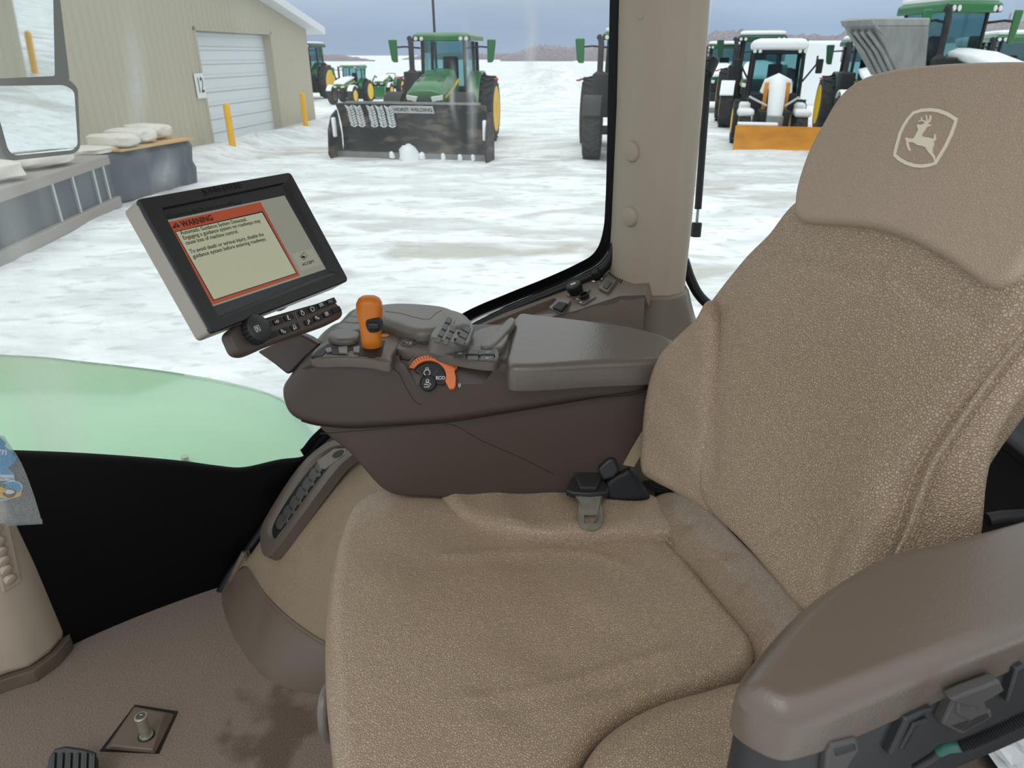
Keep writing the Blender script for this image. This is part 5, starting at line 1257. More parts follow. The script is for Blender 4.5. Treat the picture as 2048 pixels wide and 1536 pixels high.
rf.rings([[wl(y, z + dz, .55) for y, z in pr_ for dz in (0,)] + [wl(y, z + .28, .55) for y, z in pr_[::-1]], [V((-42, y + 3.6, z)) for y, z in pr_] + [V((-42, y + 3.6, z + .28)) for y, z in pr_[::-1]]])
rf.build('roof', 'roofm', shd, smooth=False)
SGN = Fr(wl(23.75, .40, .03), V((.124, 1, 0)), (0, 0, 1))
if SGN.N.x < 0: SGN = Fr(SGN.O, -SGN.A, SGN.B)
sg = MB().prism([(-.26, -.36), (.26, -.36), (.26, .36), (-.26, .36)], SGN, 0, .02).build('number_plate', 'cardw', shd, smooth=False)
text('number_lettering', '12', SGN, 0, 0, .62, 'dink', sg, h=.022, align='CENTER', bold=.01, sx=.62)
def bol_px(q0, q1, lab):
    p = atz(*q0, G); r = ray(*q1); h = 1.3 + r.z * (p.y / r.y) - G; bollard(p.x, p.y, h - .02, lab)
bol_px((468, 308), (450, 207), 'yellow bollard at the near side of the roller door')
bol_px((613, 264), (605, 185), 'yellow bollard at the far side of the roller door by the shed corner')

# bins and sacks at the left
bn = ent('storage_bin', 'long blue grey bin with pale upright ribs, nearest at the left edge', 'bin', (-8.4, 11.5, G))
def binbox(a, b, w, h, e): # a, b front base corners in the yard
    d = (b - a).normalized(); n = V((d.y, -d.x, 0)); n = n if n.x < 0 else -n
    return [a, b, b + n * w, a + n * w], n, d
a = atz(-60, 560, G); b = atz(236, 412, G); ring, nn_, dd = binbox(a, b, 1.6, 1., None)
H1 = .98
MB().rings([[p + V((0, 0, .12)) for p in ring], [p + V((0, 0, H1)) for p in ring]]).build('bin_wall', 'bin', bn, bevel=.03, smooth=True)
MB().rings([[p - nn_ * .05 + V((0, 0, H1 - .16)) for p in ring[:2]] + [p + V((0, 0, H1 - .16)) for p in ring[2:]], [p - nn_ * .05 + V((0, 0, H1 + .02)) for p in ring[:2]] + [p + V((0, 0, H1 + .02)) for p in ring[2:]]]).build('top_rail', 'plank', bn, bevel=.02)
MB().rings([[p - nn_ * .10 + V((0, 0, .0)) for p in ring[:2]] + ring[2:], [p - nn_ * .10 + V((0, 0, .2)) for p in ring[:2]] + [p + V((0, 0, .2)) for p in ring[2:]]]).build('base_rail', 'plank', bn, bevel=.02)
for q in [(-2, 470), (70, 450), (130, 430), (162, 420)]:
    p = atz(*q, G); t = (p - a).dot(dd); p = a + dd * t - nn_ * .02; MB().box(p + V((0, 0, H1 / 2)), (.05, .05, H1 - .1)).build('upright_rib', 'steel', bn)
bn2 = ent('water_trough', 'dark blue ribbed trough with sacks on a board, behind the long bin', 'trough', (-8.6, 16.2, G))
a2 = atz(225, 410, G); b2 = atz(412, 362, G); ring2, n2_, d2 = binbox(a2, b2, 1.5, 1, None)
L_ = (b2 - a2).length; rws = []
for i in range(49):
    t = i / 48; w = .08 * abs(math.sin(t * PI * 5)) ** .5; end = 1 - max(0, (t - .9) / .1) ** 3 * .5
    c = a2.lerp(b2, t); prof = []
    for z, o_ in [(0, 0), (.35, -.05), (.5, .02), (.85, -.04), (.95, .03), (.95, .12)]: prof.append(c + n2_ * (o_ + w + (1 - end)) + V((0, 0, z)))
    for z, o_ in [(.95, 1.4), (0, 1.5)]: prof.append(c + n2_ * (o_ - (1 - end)) + V((0, 0, z)))
    rws.append(prof)
MB().rings(rws).build('trough_wall', 'bin', bn2)
bd = a2.lerp(b2, .55) + n2_ * .55 + V((0, 0, 1.0))
MB().box(bd, (1.2, 2.4, .04), Matrix.Rotation(math.atan2(d2.y, d2.x) - PI / 2, 3, 'Z')).build('board', 'wood', bn2)
def sack(c, dx, dy, dz, rz, lab, grp=None):
    me = bpy.data.meshes.new('sack'); bm = bmesh.new(); bmesh.ops.create_icosphere(bm, subdivisions=4, radius=1)
    for v in bm.verts:
        p = v.co; q = V([math.copysign(abs(k) ** .55, k) for k in p]); q = V((q.x * dx, q.y * dy, q.z * dz)) * (1 + .12 * noise.noise(p * 2 + V(c)))
        v.co = q
    bmesh.ops.rotate(bm, verts=bm.verts, cent=(0, 0, 0), matrix=Matrix.Rotation(rz, 3, 'Z'))
    bm.to_mesh(me); bm.free(); o = link('sack', me, 'sack'); o.location = c; tag(o, lab, 'sack', grp); return o
za = math.atan2(d2.y, d2.x)
sack(bd + V((-.1, -.78, .16)), .33, .52, .13, za, 'white snowy sack on the board nearest the long bin')
sack(bd + V((-.1, .0, .18)), .33, .52, .15, za, 'white snowy sack in the middle of the board on the trough')
sack(bd + V((-.1, .78, .19)), .33, .52, .16, za, 'white snowy sack at the far end of the board by the shed door')
m1 = a.lerp(b, .55) + nn_ * .7
sack(m1 + V((0, -.9, H1 + .18)), .6, .72, .15, za, 'large white sack lying on the long bin at the left edge')
sack(m1 + V((-.2, .8, H1 + .19)), .6, .75, .16, za, 'large white sack on the long bin below the exterior mirror')
sack(a2.lerp(b2, .12) + n2_ * .6 + V((0, 0, 1.02)), .5, .45, .07, za, 'small snow heap on the trough beside the board')

# ------------------------------------------------------- tractors
def wheel(root, c, R, w, rimR, lugs=26, name='wheel', snow=False):
    """tyre with lugs, yellow rim disc and hub; axle along local y"""
    y0 = c[1]
    prof = [(-w / 2, rimR), (-w / 2, R * .86), (-w * .44, R * .94), (-w * .3, R * .965), (0, R * .975), (w * .3, R * .965), (w * .44, R * .94), (w / 2, R * .86), (w / 2, rimR)]
    mb = MB().lathe(c, (0, 1, 0), prof, 40, cap=False)
    for k in range(lugs):
        for sgn in (-1, 1):
            t = 2 * PI * (k + (.5 if sgn > 0 else 0)) / lugs; Rm = Matrix.Rotation(t, 3, 'Y') @ Matrix.Rotation(sgn * .6, 3, 'Z')
            p = V(c) + Matrix.Rotation(t, 3, 'Y') @ V((0, sgn * w * .23, R * .975))
            mb.box(p, (R * .09, w * .5, R * .06), Rm)
    ty = mb.build(name, 'tire', root, local=True, angle=30)
    out = 1 if y0 > 0 else -1
    rim = MB().lathe(c, (0, out, 0), [(-w * .45, rimR), (w * .50, rimR * 1.02), (w * .53, rimR * .95), (w * .50, rimR * .80), (w * .46, rimR * .35), (w * .42, rimR * .3), (w * .46, rimR * .08), (w * .46, .01)], 32).build('rim', 'yellow', ty, local=True, angle=30)
    return ty
def boxr(root, name, m, c, d, bev=.02, rot=None): return MB().box(c, d, rot).build(name, m, root, local=True, bevel=bev)
def tractor(name, label, loc, head, sc=1., snow=.0, g='green', detail=2, cab=True, rimw=True, amber=True):
    rz = math.atan2(head[1], head[0])
    T = ent(name, label, 'tractor', (loc[0], loc[1], G), rz); T.scale = (sc,) * 3
    XF[T] = XF[T] @ Matrix.Scale(sc, 4)
    lg = 22 if detail == 2 else 12
    for s in (-1, 1):
        wheel(T, (0, s * 1.22, 1.02), 1.02, .62, .70, lg, 'rear_wheel')
        wheel(T, (3.0, s * 1.0, .78), .78, .50, .46, lg, 'front_wheel')
        # fender over the rear wheel
        arc_ = [(math.cos(t) * 1.18, 1.02 + math.sin(t) * 1.18) for t in [PI * (.06 + .86 * k / 12) for k in range(13)]]
        y0, y1 = s * .70, s * 1.12
        MB().rings([[V((x, y0, z)), V((x, y1, z)), V((x * .96, y1, z - .05)), V((x * .96, y0, z - .05))] for x, z in arc_]).build('rear_fender', g, T, local=True)
        MB().rings([[V((3.0 + math.cos(t) * .88, s * .78, .82 + math.sin(t) * .86)), V((3.0 + math.cos(t) * .88, s * 1.28, .82 + math.sin(t) * .86)), V((3.0 + math.cos(t) * .84, s * 1.28, .8 + math.sin(t) * .82)), V((3.0 + math.cos(t) * .84, s * .78, .8 + math.sin(t) * .82))] for t in [PI * (.15 + .6 * k / 8) for k in range(9)]]).build('front_fender', 'dark' if snow < .5 else 'snowm', T, local=True)
    boxr(T, 'chassis', 'dark', (1.7, 0, .85), (4.2, .55, .5))
    boxr(T, 'side_frame', g, (2.3, .0, 1.2), (2.6, .78, .3))
    MB().cyl((0, -1.2, 1.02), (0, 1.2, 1.02), .14).cyl((3.0, -1., .78), (3.0, 1., .78), .12).build('axle', 'dark', T, local=True)
    def hr(x, w, zt, zb, k=.72): return [V((x, y, z)) for y, z in [(-w, zb), (-w, zb + (zt - zb) * .62), (-w * k, zt - .04), (-w * .4, zt), (w * .4, zt), (w * k, zt - .04), (w, zb + (zt - zb) * .62), (w, zb)]]
    hood = MB().rings([hr(1.15, .50, 2.28, 1.25), hr(1.6, .54, 2.26, 1.25), hr(2.4, .57, 2.14, 1.25), hr(3.2, .58, 1.98, 1.22), hr(3.6, .57, 1.86, 1.3), hr(3.72, .54, 1.74, 1.5)]).build('hood', g, T, local=True, bevel=.03)
    if snow > .3:
        MB().rings([hr(1.1, .50, 2.38, 2.2), hr(2.2, .56, 2.30, 2.05), hr(3.3, .56, 2.10, 1.86), hr(3.7, .50, 1.88, 1.72)]).build('snow_cover', 'snowm', hood, local=True, bevel=.05, seg=3)
    for s in (-1, 1):
        MB().rings([[V((1.2, s * .548, 2.0)), V((1.2, s * .555, 1.93)), V((1.2, s * .50, 1.93)), V((1.2, s * .50, 2.0))], [V((3.55, s * .60, 1.58)), V((3.55, s * .60, 1.52)), V((3.55, s * .55, 1.52)), V((3.55, s * .55, 1.58))]]).build('yellow_stripe', 'yellow', T, local=True, smooth=False)
    gl_ = MB().rings([hr(3.58, .50, 1.60, .98, .9), hr(3.80, .47, 1.52, .98, .9)]).build('front_grille', 'dark', T, local=True, bevel=.02)
    for s in (-1, 1):
        MB().rings([[V((3.60, s * .20, 1.60)), V((3.60, s * .55, 1.66)), V((3.60, s * .55, 1.50)), V((3.60, s * .24, 1.44))], [V((3.83, s * .20, 1.57)), V((3.76, s * .53, 1.62)), V((3.76, s * .53, 1.49)), V((3.83, s * .24, 1.44))]]).build('headlight', 'lamp', T, local=True, bevel=.01)
        if detail == 2:
            for x0 in (2.55, 3.05): boxr(T, 'hood_vent', 'dgreen', (x0, s * .22, 2.135 - (x0 - 2.4) * .21), (.26, .26, .02), .005, Matrix.Rotation(.2, 3, 'Y'))
    boxr(T, 'badge', 'yellow', (3.815, 0, 1.28), (.02, .13, .12), .03)
    boxr(T, 'front_weights', 'dark', (3.9, 0, .8), (.5, .7, .4), .03)
    if cab:
        cx0, cx1, cw = -.75, 1.05, .80
        boxr(T, 'cab_base', 'dark', (.15, 0, 1.45), (1.8, 1.5, .5), .04)
        po = MB()
        for x, y in [(cx0, -cw), (cx0, cw), (.1, -cw - .02), (.1, cw + .02), (cx1, -cw + .1), (cx1, cw - .1)]:
            po.tube([V((x * .95, y, 1.6)), V((x * (.97 if x > .5 else 1), y * .95, 3.05))], .055, 8)
        po.tube([V((cx1, -cw + .1, 1.65)), V((cx1, cw - .1, 1.65))], .06, 8)
        po.build('cab_pillars', 'dark', T, local=True)
        cg = MB().rings([[V((cx0, -cw, 1.6)), V((cx1, -cw + .1, 1.6)), V((cx1, cw - .1, 1.6)), V((cx0, cw, 1.6))], [V((cx0, -cw * .95, 3.05)), V((cx1 * .97, -.68, 3.05)), V((cx1 * .97, .68, 3.05)), V((cx0, cw * .95, 3.05))]], cap=False)
        cg.build('cab_glass', 'cabglass', T, local=True, smooth=False)
        rf_ = MB().rings([[V((x, y, z)) for x, y in [(-1.0, -.95), (1.25, -.92), (1.36, 0), (1.25, .92), (-1.0, .95)]] for z in (3.05, 3.22)] + [[V((x, y, 3.30)) for x, y in [(-.9, -.82), (1.1, -.8), (1.2, 0), (1.1, .8), (-.9, .82)]]]).build('cab_roof', g, T, local=True, bevel=.03)
        if snow > .1: MB().rings([[V((x * k, y * k, z)) for x, y in [(-.95, -.88), (1.2, -.86), (1.3, 0), (1.2, .86), (-.95, .88)]] for z, k in [(3.26, .98), (3.36, 1.0), (3.26 + .18 * max(snow, .6), .93), (3.27 + .2 * max(snow, .6), .7)]]).build('snow_cover', 'snowm', rf_, local=True, bevel=.03)
        for s in (-1, 1):
            for y in (.62, .80): MB().lathe((1.26, s * y, 3.12), (1, 0, 0), [(0, .06), (.06, .06), (.07, .05), (.072, .003)], 12).build('work_light', 'lamp', rf_, local=True)
            boxr(T, 'lamp_housing', 'dark', (1.24, s * .71, 3.12), (.08, .40, .14), .02)
            arm = MB().tube([V((1.0, s * .74, 2.86)), V((1.15, s * 1.2, 2.9)), V((1.18, s * 1.5, 2.88))], .028, 6).build('mirror_arm', 'dark', T, local=True)
            MB().rings([[V((1.16, s * 1.44, z0)), V((1.16, s * (1.44 + w_), z0)), V((1.24, s * (1.44 + w_), z0)), V((1.24, s * 1.44, z0))] for z0, w_ in [(2.45, .14), (2.52, .2), (3.06, .27), (3.1, .25)]]).build('mirror_housing', g, arm, local=True, bevel=.02)
            MB().tube([V((.3, s * .82, 2.0)), V((.5, s * 1.2, 2.08)), V((.6, s * 1.62, 1.98))], .022, 6).build('marker_arm', 'dark', T, local=True)
            if amber: boxr(T, 'amber_marker', 'amber', (.6, s * 1.62, 1.97), (.05, .14, .05), .01)
        MB().rings([[V((x, y, z)) for x, y in [(-.15, -.25), (.05, -.25), (.05, .25), (-.15, .25)]] for z in (1.9, 2.45, 2.62)]).box((.2, 0, 1.9), (.5, .5, .15)).build('driver_seat', 'tire', T, local=True, bevel=.05)
        MB().tube([V((.72, math.cos(t) * .2 , 2.16 + math.sin(t) * .12)) for t in [2 * PI * k / 14 for k in range(15)]], .018, 6).tube([V((.85, 0, 1.7)), V((.72, 0, 2.16))], .04, 6).build('steering_wheel', 'black', T, local=True)
        # exhaust and air intake on its right side
        MB().tube([V((1.35, -.95, 1.6)), V((1.35, -.95, 2.15)), V((1.35, -.95, 2.25)), V((1.35, -.95, 2.95)), V((1.30, -.97, 3.08)), V((1.22, -1.03, 3.14))], [.21, .21, .085, .085, .085, .08], 14).build('exhaust_stack', 'tire', T, local=True)
        boxr(T, 'exhaust_box', 'dark', (1.5, -.88, 1.62), (.55, .5, 1.15), .04)
        boxr(T, 'fuel_tank', g if detail == 2 else 'dark', (.95, .8, 1.2), (1.0, .45, .6), .08)
        boxr(T, 'steps', 'dark', (1.15, .95, .75), (.45, .35, .7), .03)
    else:
        MB().rings([[V((x, y, z)) for x, y in [(-.15, -.25), (.05, -.25), (.05, .25), (-.15, .25)]] for z in (1.6, 2.1)]).build('driver_seat', 'tire', T, local=True, bevel=.05)
        MB().tube([V((-.4, -.5, 1.3)), V((-.4, -.5, 2.5)), V((-.4, .5, 2.5)), V((-.4, .5, 1.3))], .05, 8).build('roll_bar', 'dark', T, local=True)
    return T
ta = tractor('tractor', 'green tractor facing the camera behind the wide black snow blade', (-2.12, 26.5), (-.13, -1), 1.04, .0)
tb = tractor('tractor', 'green tractor half hidden by the rear pillar, right of the blade tractor', (3.86, 24.4), (-.16, -.99), 1.04, .2)
tg_scale = 1
td = tractor('tractor', 'snow roofed green tractor behind the loader with the orange blade', (11.0, 34.3), (-.3, -.95), 1.08, .8, 'dgreen', 1)
te = tractor('tractor', 'tractor partly hidden by the rear pillar, left of the snow roofed one', (11.7, 42.5), (-.3, -.95), 1.0, .8, 'dgreen', 1)
tg_ = tractor('tractor', 'large green tractor with snowy sloping hood, above the headrest', (11.9, 21.8), (.10, -1), 1.24, .45, 'green', 1)
tg_.scale = (1.0, .80, 1.24)
ti = tractor('tractor', 'green tractor with snow on its roof at the top right edge', (19.0, 29.5), (-.3, -.95), 1.05, .8, 'green', 1)
th = tractor('tractor', 'grey green tractor with large yellow rims right of the loader', (13.4, 29.0), (-.25, -.97), 1.0, .9, 'dgreen', 1)
tj = tractor('tractor', 'green tractor partly hidden behind the shed corner', (-14.1, 53.), (-.2, -1), 1.05, .4, 'dgreen', 1)
tk = tractor('tractor', 'small old green tractor with cab, second from the shed corner', (-9.9, 48.), (-.2, -.98), .66, .6, 'green', 1)
tl = tractor('tractor', 'small open green tractor left of the blade tractor', (-8.7, 54.5), (-.2, -.98), .62, .9, 'green', 1, cab=False)
MB().rings([[V((4.5, y, .2)), V((4.5, y, 1.3)), V((4.9, y, 1.3)), V((4.9, y, .2))] for y in (-1.1, 1.1)]).build('loader_bucket', 'green', tl, local=True, bevel=.04)
for s in (-1, 1): MB().tube([V((1.2, s * .8, 1.8)), V((2.5, s * .85, 2.3)), V((4.5, s * .9, .9))], .09, 6).build('loader_arm', 'green', tl, local=True)

# snow blade in front of the first tractor
bl_h = math.atan2(-4.88, -1.1)
BL = ent('snow_pusher', 'wide black snow pusher with white chevron columns, standing before a green tractor', 'snow blade', (-2.95, 21.62, G), bl_h)
Wd = 2.42
prof = [(.30, .0), (.12, .10), (.02, .30), (.0, .6), (.04, .95), (.16, 1.25), (.34, 1.50)]
pf = [(x - .25, z) for x, z in prof]
MB().rings([[V((x, y, z)) for x, z in pf] + [V((x - .08, y, z)) for x, z in pf[::-1]] for y in (-Wd + .15, -1, 0, 1, Wd - .15)]).build('mouldboard', 'bladesteel', BL, local=True, angle=25)
for s in (-1, 1):
    MB().rings([[V((x, s * y, z)) for x, z in [(-.35, 0), (.45, 0), (.55, .12), (.42, .8), (.15, 1.15 if s < 0 else 1.3), (-.2, 1.3), (-.35, .6)]] for y in (Wd - .06, Wd)]).build('end_plate', 'bladesteel', BL, local=True)
    boxr(BL, 'end_plate_snow', 'snowm', (.25, s * (Wd - .13), .85), (.16, .10, .55), .04)
MB().rings([[V((.10, y, 1.50)), V((.10, y, 1.56)), V((.0, y, 1.56)), V((.0, y, 1.50))] for y in (-Wd + .5, Wd - .3)]).build('top_rail', 'greysteel', BL, local=True)
MB().rings([[V((.08, y, -.02)), V((.08, y, .16)), V((.04, y, .16)), V((.04, y, -.02))] for y in (-Wd, Wd)]).build('cutting_edge', 'greysteel', BL, local=True)
def bf(y, z):
    for i in range(len(pf) - 1):
        if pf[i][1] <= z <= pf[i + 1][1]:
            t = (z - pf[i][1]) / (pf[i + 1][1] - pf[i][1]); return V((pf[i][0] + (pf[i + 1][0] - pf[i][0]) * t + .012, y, z))
    return V((.1, y, z))
# image left = local -y (its right)
for y0 in (-1.86, -1.60, -1.20, -.92, -.64):
    mb = MB()
    for k in range(9):
        z0 = 1.40 - k * .068
        for s in (-1, 1):
            mb.add([bf(y0 + s * .01, z0 - .035), bf(y0 + s * .11, z0 + .015), bf(y0 + s * .11, z0 + .062), bf(y0 + s * .01, z0 + .012)], [(0, 1, 2, 3)])
    o = mb.build('chevron_decal', 'cardw', BL, local=True, smooth=False); sd = o.modifiers.new('s', 'SOLIDIFY'); sd.thickness = .02; sd.offset = 1
NPF = Fr(bf(.12, 1.36) + V((.03, 0, 0)), (0, 1, 0), bf(0, 1.45) - bf(0, 1.3))
if NPF.N.x < 0: NPF = Fr(NPF.O, -NPF.A, NPF.B)
npl = MB().prism([(-.62, -.12), (.62, -.12), (.62, .12), (-.62, .12)], NPF, 0, .02).build('name_plate', 'lightgrey', BL, local=True, smooth=False)
o = text('plate_lettering', 'HORST WELDING', NPF, 0, 0, .17, 'dink', None, h=.024, align='CENTER', bold=.004, sx=.85); o.parent = npl
boxr(BL, 'push_frame', 'dark', (-.7, 0, .6), (.9, 1.1, .3), .03)
for (y, r) in [(-.6, .07), (-.05, .26), (.35, .08), (1.0, .06), (1.5, .06), (1.9, .06)]:
    mb = MB(); mb.lathe((.12, y, .12), (.3, 0, 1), [(-.1, r * 1.2), (r * .5, r), (r, r * .5), (r * 1.15, .01)], 14); mb.v = [v + V((0, .35 * r * noise.noise(v * 9), .35 * r * noise.noise(v * 7 + V((3, 0, 0))))) for v in mb.v]; mb.build('snow_lump', 'snowm', BL, local=True)

# yellow loader with the orange blade
ld_h = math.atan2(-.97, -.24)
LO = ent('wheel_loader', 'snow covered yellow and black loader with central boom and orange blade', 'loader', (8.75, 25.6, G), ld_h)
for s in (-1, 1):
    wheel(LO, (0, s * .95, .7), .72, .42, .4, 14, 'rear_wheel'); wheel(LO, (1.9, s * .85, .55), .56, .36, .3, 14, 'front_wheel')
    boxr(LO, 'snow_on_wheel', 'snowm', (1.9, s * .85, 1.12), (.75, .5, .22), .08)
    boxr(LO, 'side_step', 'snowm', (1.0, s * .85, 1.2), (.6, .35, .35), .08)
    MB().tube([V((1.3, s * .75, 1.55)), V((2.3, s * .28, 1.35))], .035, 6).build('link_rod', 'steel', LO, local=True)
    MB().tube([V((.95, s * .82, 2.0)), V((1.05, s * 1.15, 2.5)), V((1.05, s * 1.15, 2.75))], .03, 6).build('mirror_arm', 'dark', LO, local=True)
    boxr(LO, 'mirror', 'black', (1.05, s * 1.25, 2.45), (.06, .2, .42), .03)
    for y in (.6, .76): MB().lathe((1.05, s * y, 2.88), (1, 0, 0), [(0, .055), (.06, .055), (.065, .003)], 12).build('work_light', 'lamp', LO, local=True)
    MB().rings([[V((x, s * y, z)) for y in (.25, .38)] + [V((x + .18, s * y, z)) for y in (.38, .25)] for x, z in [(1.5, .6), (1.7, 1.2), (1.8, 1.75), (1.75, 2.0)]]).build('lift_arm', 'oran', LO, local=True, bevel=.03)
boxr(LO, 'chassis', 'dark', (.8, 0, .9), (3., .9, .6), .05)
boxr(LO, 'cab_base', 'dark', (.35, 0, 1.4), (1.4, 1.5, .5), .05)
po = MB()
for x in (-.3, .98):
    for s in (-1, 1): po.tube([V((x, s * .78, 1.5)), V((x * .95, s * .74, 2.9))], .06, 8)
po.tube([V((.95, -.74, 2.85)), V((.95, .74, 2.85))], .06, 8); po.build('cab_pillars', 'black', LO, local=True)
MB().rings([[V((-.3, -.78, 1.5)), V((.98, -.78, 1.5)), V((.98, .78, 1.5)), V((-.3, .78, 1.5))], [V((-.3, -.74, 2.9)), V((.93, -.74, 2.9)), V((.93, .74, 2.9)), V((-.3, .74, 2.9))]], cap=False).build('cab_glass', 'cabglass', LO, local=True, smooth=False)
MB().box((.2, 0, 2.2), (.15, .45, .6)).box((.3, 0, 1.85), (.5, .45, .12)).build('driver_seat', 'black', LO, local=True, bevel=.04)
MB().rings([[V((x * k + .32, y * k, z)) for x, y in [(-.75, -.82), (.78, -.82), (.78, .82), (-.75, .82)]] for z, k in [(2.92, 1), (3.08, 1.02), (3.2, .95), (3.25, .75)]]).build('snow_roof', 'snowm', LO, local=True, bevel=.07, seg=3)
bm_ = smooth_loop([(1.75, 0, .7), (2.0, 0, 1.3), (1.95, 0, 1.85), (1.7, 0, 2.05)], 10, closed=False)
MB().tube([V((2.45, 0, .75)), V((2.3, 0, 1.2)), V((2.1, 0, 1.75)), V((1.85, 0, 1.95)), V((1.5, 0, 1.8))], [.2, .24, .25, .28, .25], 12).build('snowy_boom', 'snowm', LO, local=True)
MB().tube([V((1.65, -.36, 1.7)), V((1.75, -.30, 2.0)), V((1.8, 0, 2.14)), V((1.75, .30, 2.0)), V((1.65, .36, 1.7))], .13, 10).build('snow_arch', 'snowm', LO, local=True)
boxr(LO, 'coupler', 'greysteel', (2.55, 0, .85), (.25, .5, .45), .03)
MB().rings([[V((x, y, z)) for x, z in [(3.05, .02), (2.95, .25), (2.93, .5), (3.0, .8), (2.93, .8), (2.86, .5), (2.88, .25), (2.98, .02)]] for y in (-1.15, 1.7)]).build('orange_blade', 'oran', LO, local=True, angle=25)
boxr(LO, 'blade_snow', 'snowm', (2.8, -.5, .84), (.3, 1.2, .1), .04)

# salt hopper and other bulk behind
HPR = ent('spreader_hopper', 'grey ribbed steel spreader hopper behind the large tractor', 'spreader', (8.6, 18, G))
def hp(px, py, t): return att(px, py, t)
t0, t1 = 15.5, 17.6
tp = [hp(1686, 40, t0), hp(1748, 36, t0), hp(1748, 54, t0), hp(1690, 52, t0)]
rimq = [hp(1684, 42, t0), hp(1748, 38, t0 - .6), hp(1860, 38, t0 - .4), hp(1860, 36, t1), hp(1700, 36, t1)]
mid_ = [hp(1688, 54, t0), hp(1750, 52, t0 - .6), hp(1858, 52, t0 - .4), hp(1858, 50, t1), hp(1704, 50, t1)]
botm = [hp(1742, 150, t0 + .5), hp(1800, 150, t0 - .1), hp(1850, 150, t0 + .2), hp(1850, 140, t1 - .5), hp(1760, 140, t1 - .5)]
MB().rings([botm, mid_]).build('hopper_body', 'greysteel', HPR, smooth=False)
MB().rings([[p + (p - mid_[2]) * .02 for p in mid_], [p + (p - mid_[2]) * .02 for p in rimq]]).build('hopper_rim', 'greysteel', HPR, bevel=.02)
for k in range(4):
    t = (k + .7) / 4.6; A_ = mid_[0].lerp(mid_[1], t); B_ = botm[0].lerp(botm[1], t); MB().tube([A_ + V((0, -.03, -.1)), A_.lerp(B_, .5) + V((0, -.06, 0)), B_ + V((0, -.03, 0))], .045, 8).build('hopper_rib', 'greysteel', HPR)
MB().tube([mid_[1] + V((.0, -.02, 0)), botm[2] + V((0, -.02, 0))], .03, 6).build('hopper_seam', 'greysteel', HPR)
MB().cyl(V((8.6, 17.6, G)), V((8.6, 17.6, .6)), .5).build('hopper_stand', 'dark', HPR)

tv = tag(MB().box(att(1622, 130, 42) + V((0, 0, -.5)), (2.6, 2.2, 3.6)).build('snow_covered_van', 'snowm', None, bevel=.2, seg=3), 'white snow covered van body between the loader and the yellow rims', 'van')

# yard light and treeline
pl_ = ent('light_pole', 'dark light pole rising behind the blade tractor', 'pole', (-8.8, 88, G))
pb = aty(872, 108, 88); MB().cyl(V((pb.x, 88, G)), V((pb.x - .2, 88, 14)), .16, .12, 10).build('pole', 'dark', pl_)
up_ = ent('utility_pole', 'thin distant utility pole at the top right', 'pole', (60, 120, G))
q = aty(2018, 40, 120); MB().cyl(V((q.x, 120, G)), V((q.x, 120, q.z + 1)), .12).box(V((q.x, 120, q.z)), (2., .1, .1)).build('pole', 'tree', up_)
tr = MB()
for (x0, x1, y_, hts, dep) in [(-260, -60, 330, (2.5, 4.0), 1), (-130, -95, 260, (4.5, 6.5), 2), (-60, 20, 420, (3, 4.5), 3), (-5, 90, 330, (5., 8.0), 4), (60, 260, 320, (8., 13.), 5), (120, 240, 300, (13., 17.), 6)]:
    n = int((x1 - x0) / 1.2)
    rows = []
    for off_, k in ((0, 0), (0, .7), (3, 1.), (8, .95), (10, 0)):
        rows.append([])
        for i in range(n + 1):
            x = x0 + (x1 - x0) * i / n; e = min(1, i / 12, (n - i) / 12)
            h = (hts[0] + (hts[1] - hts[0]) * (.5 + .5 * noise.noise(V((x * .05, dep, 0))) + .5 * noise.noise(V((x * .9, dep, 2))))) * (.25 + .75 * e)
            rows[-1].append(V((x, y_ + off_ , G - .5 + max(.2, h) * k)))
    tr.grid(rows)
tro = tr.build('tree_line', 'tree', smooth=True, angle=180); tro['kind'] = 'stuff'; tag(tro, 'bare brownish tree line along the horizon', 'trees')

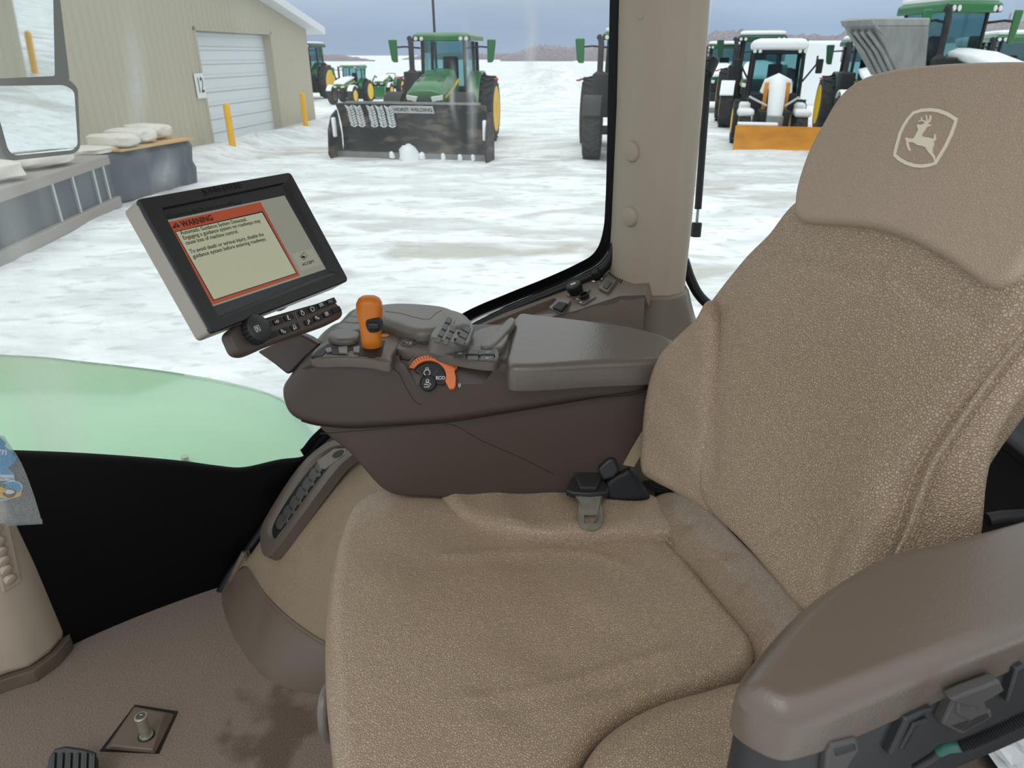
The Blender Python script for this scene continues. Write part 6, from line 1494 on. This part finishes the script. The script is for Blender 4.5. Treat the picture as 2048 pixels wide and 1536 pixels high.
# ================================================================ LIGHT, SKY, CAMERA
w = bpy.data.worlds.new('sky'); SC.world = w; w.use_nodes = True; nt = w.node_tree; nt.nodes.clear()
out = N(nt, 'ShaderNodeOutputWorld'); bg = N(nt, 'ShaderNodeBackground'); bg.inputs['Strength'].default_value = 1.0
tc = N(nt, 'ShaderNodeTexCoord'); sp = N(nt, 'ShaderNodeSeparateXYZ'); nt.links.new(tc.outputs['Generated'], sp.inputs[0])
cr = N(nt, 'ShaderNodeValToRGB'); nt.links.new(sp.outputs['Z'], cr.inputs[0])
e = cr.color_ramp.elements
def srgb(c, k=1.): return tuple(v * k for v in lin(c)) + (1,)
e[0].position = 0.; e[0].color = srgb((176, 193, 219))
e[1].position = 1.; e[1].color = (1.42, 1.45, 1.48, 1)
for p_, c_ in [(.03, srgb((172, 190, 218))), (.075, srgb((190, 206, 226))), (.14, srgb((218, 227, 238))), (.35, (1.0, 1.02, 1.05, 1))]:
    x = e.new(p_); x.color = c_
mp = N(nt, 'ShaderNodeMapping'); mp.inputs['Scale'].default_value = (1, 1, 5); nt.links.new(tc.outputs['Generated'], mp.inputs[0])
nz_ = N(nt, 'ShaderNodeTexNoise'); nz_.inputs['Scale'].default_value = 2.2; nz_.inputs['Detail'].default_value = 5; nt.links.new(mp.outputs[0], nz_.inputs['Vector'])
mr = N(nt, 'ShaderNodeMapRange'); mr.inputs['From Min'].default_value = .3; mr.inputs['From Max'].default_value = .7; mr.inputs['To Min'].default_value = .86; mr.inputs['To Max'].default_value = 1.12; nt.links.new(nz_.outputs['Fac'], mr.inputs['Value'])
mm = N(nt, 'ShaderNodeVectorMath', operation='SCALE'); nt.links.new(cr.outputs[0], mm.inputs[0]); nt.links.new(mr.outputs[0], mm.inputs['Scale'])
nt.links.new(mm.outputs[0], bg.inputs['Color']); nt.links.new(bg.outputs[0], out.inputs[0])

# unseen cab roof, its extent set by how much sky light the seat gets
cei = MB().box((-.2, .98, 1.93), (2.5, 1.4, .06)).build('ceiling', 'beige', None, bevel=.03); struct(cei, 'unseen beige cab roof lining, sized for the light')

sn = bpy.data.lights.new('veiled_sun', 'SUN'); sn.energy = .55; sn.angle = math.radians(28); so = bpy.data.objects.new('veiled_sun', sn); COL.objects.link(so)
so.rotation_euler = (math.radians(38), math.radians(-18), 0)

cam = bpy.data.cameras.new('camera'); co = bpy.data.objects.new('camera', cam); COL.objects.link(co); SC.camera = co
cam.sensor_width = 36; cam.lens = F / 2048 * 36; cam.clip_start = .02; cam.clip_end = 3000
co.location = EYE; co.rotation_euler = (PI / 2 - PT, 0, 0)
cam.dof.use_dof = True; cam.dof.focus_distance = 1.1; cam.dof.aperture_fstop = 13
SC.view_settings.view_transform = 'Standard'; SC.view_settings.look = 'None'; SC.view_settings.gamma = 1; SC.view_settings.exposure = -.04; SC.view_settings.use_curve_mapping = False
SC.cycles.max_bounces = 8; SC.cycles.transparent_max_bounces = 24; SC.cycles.use_denoising = True
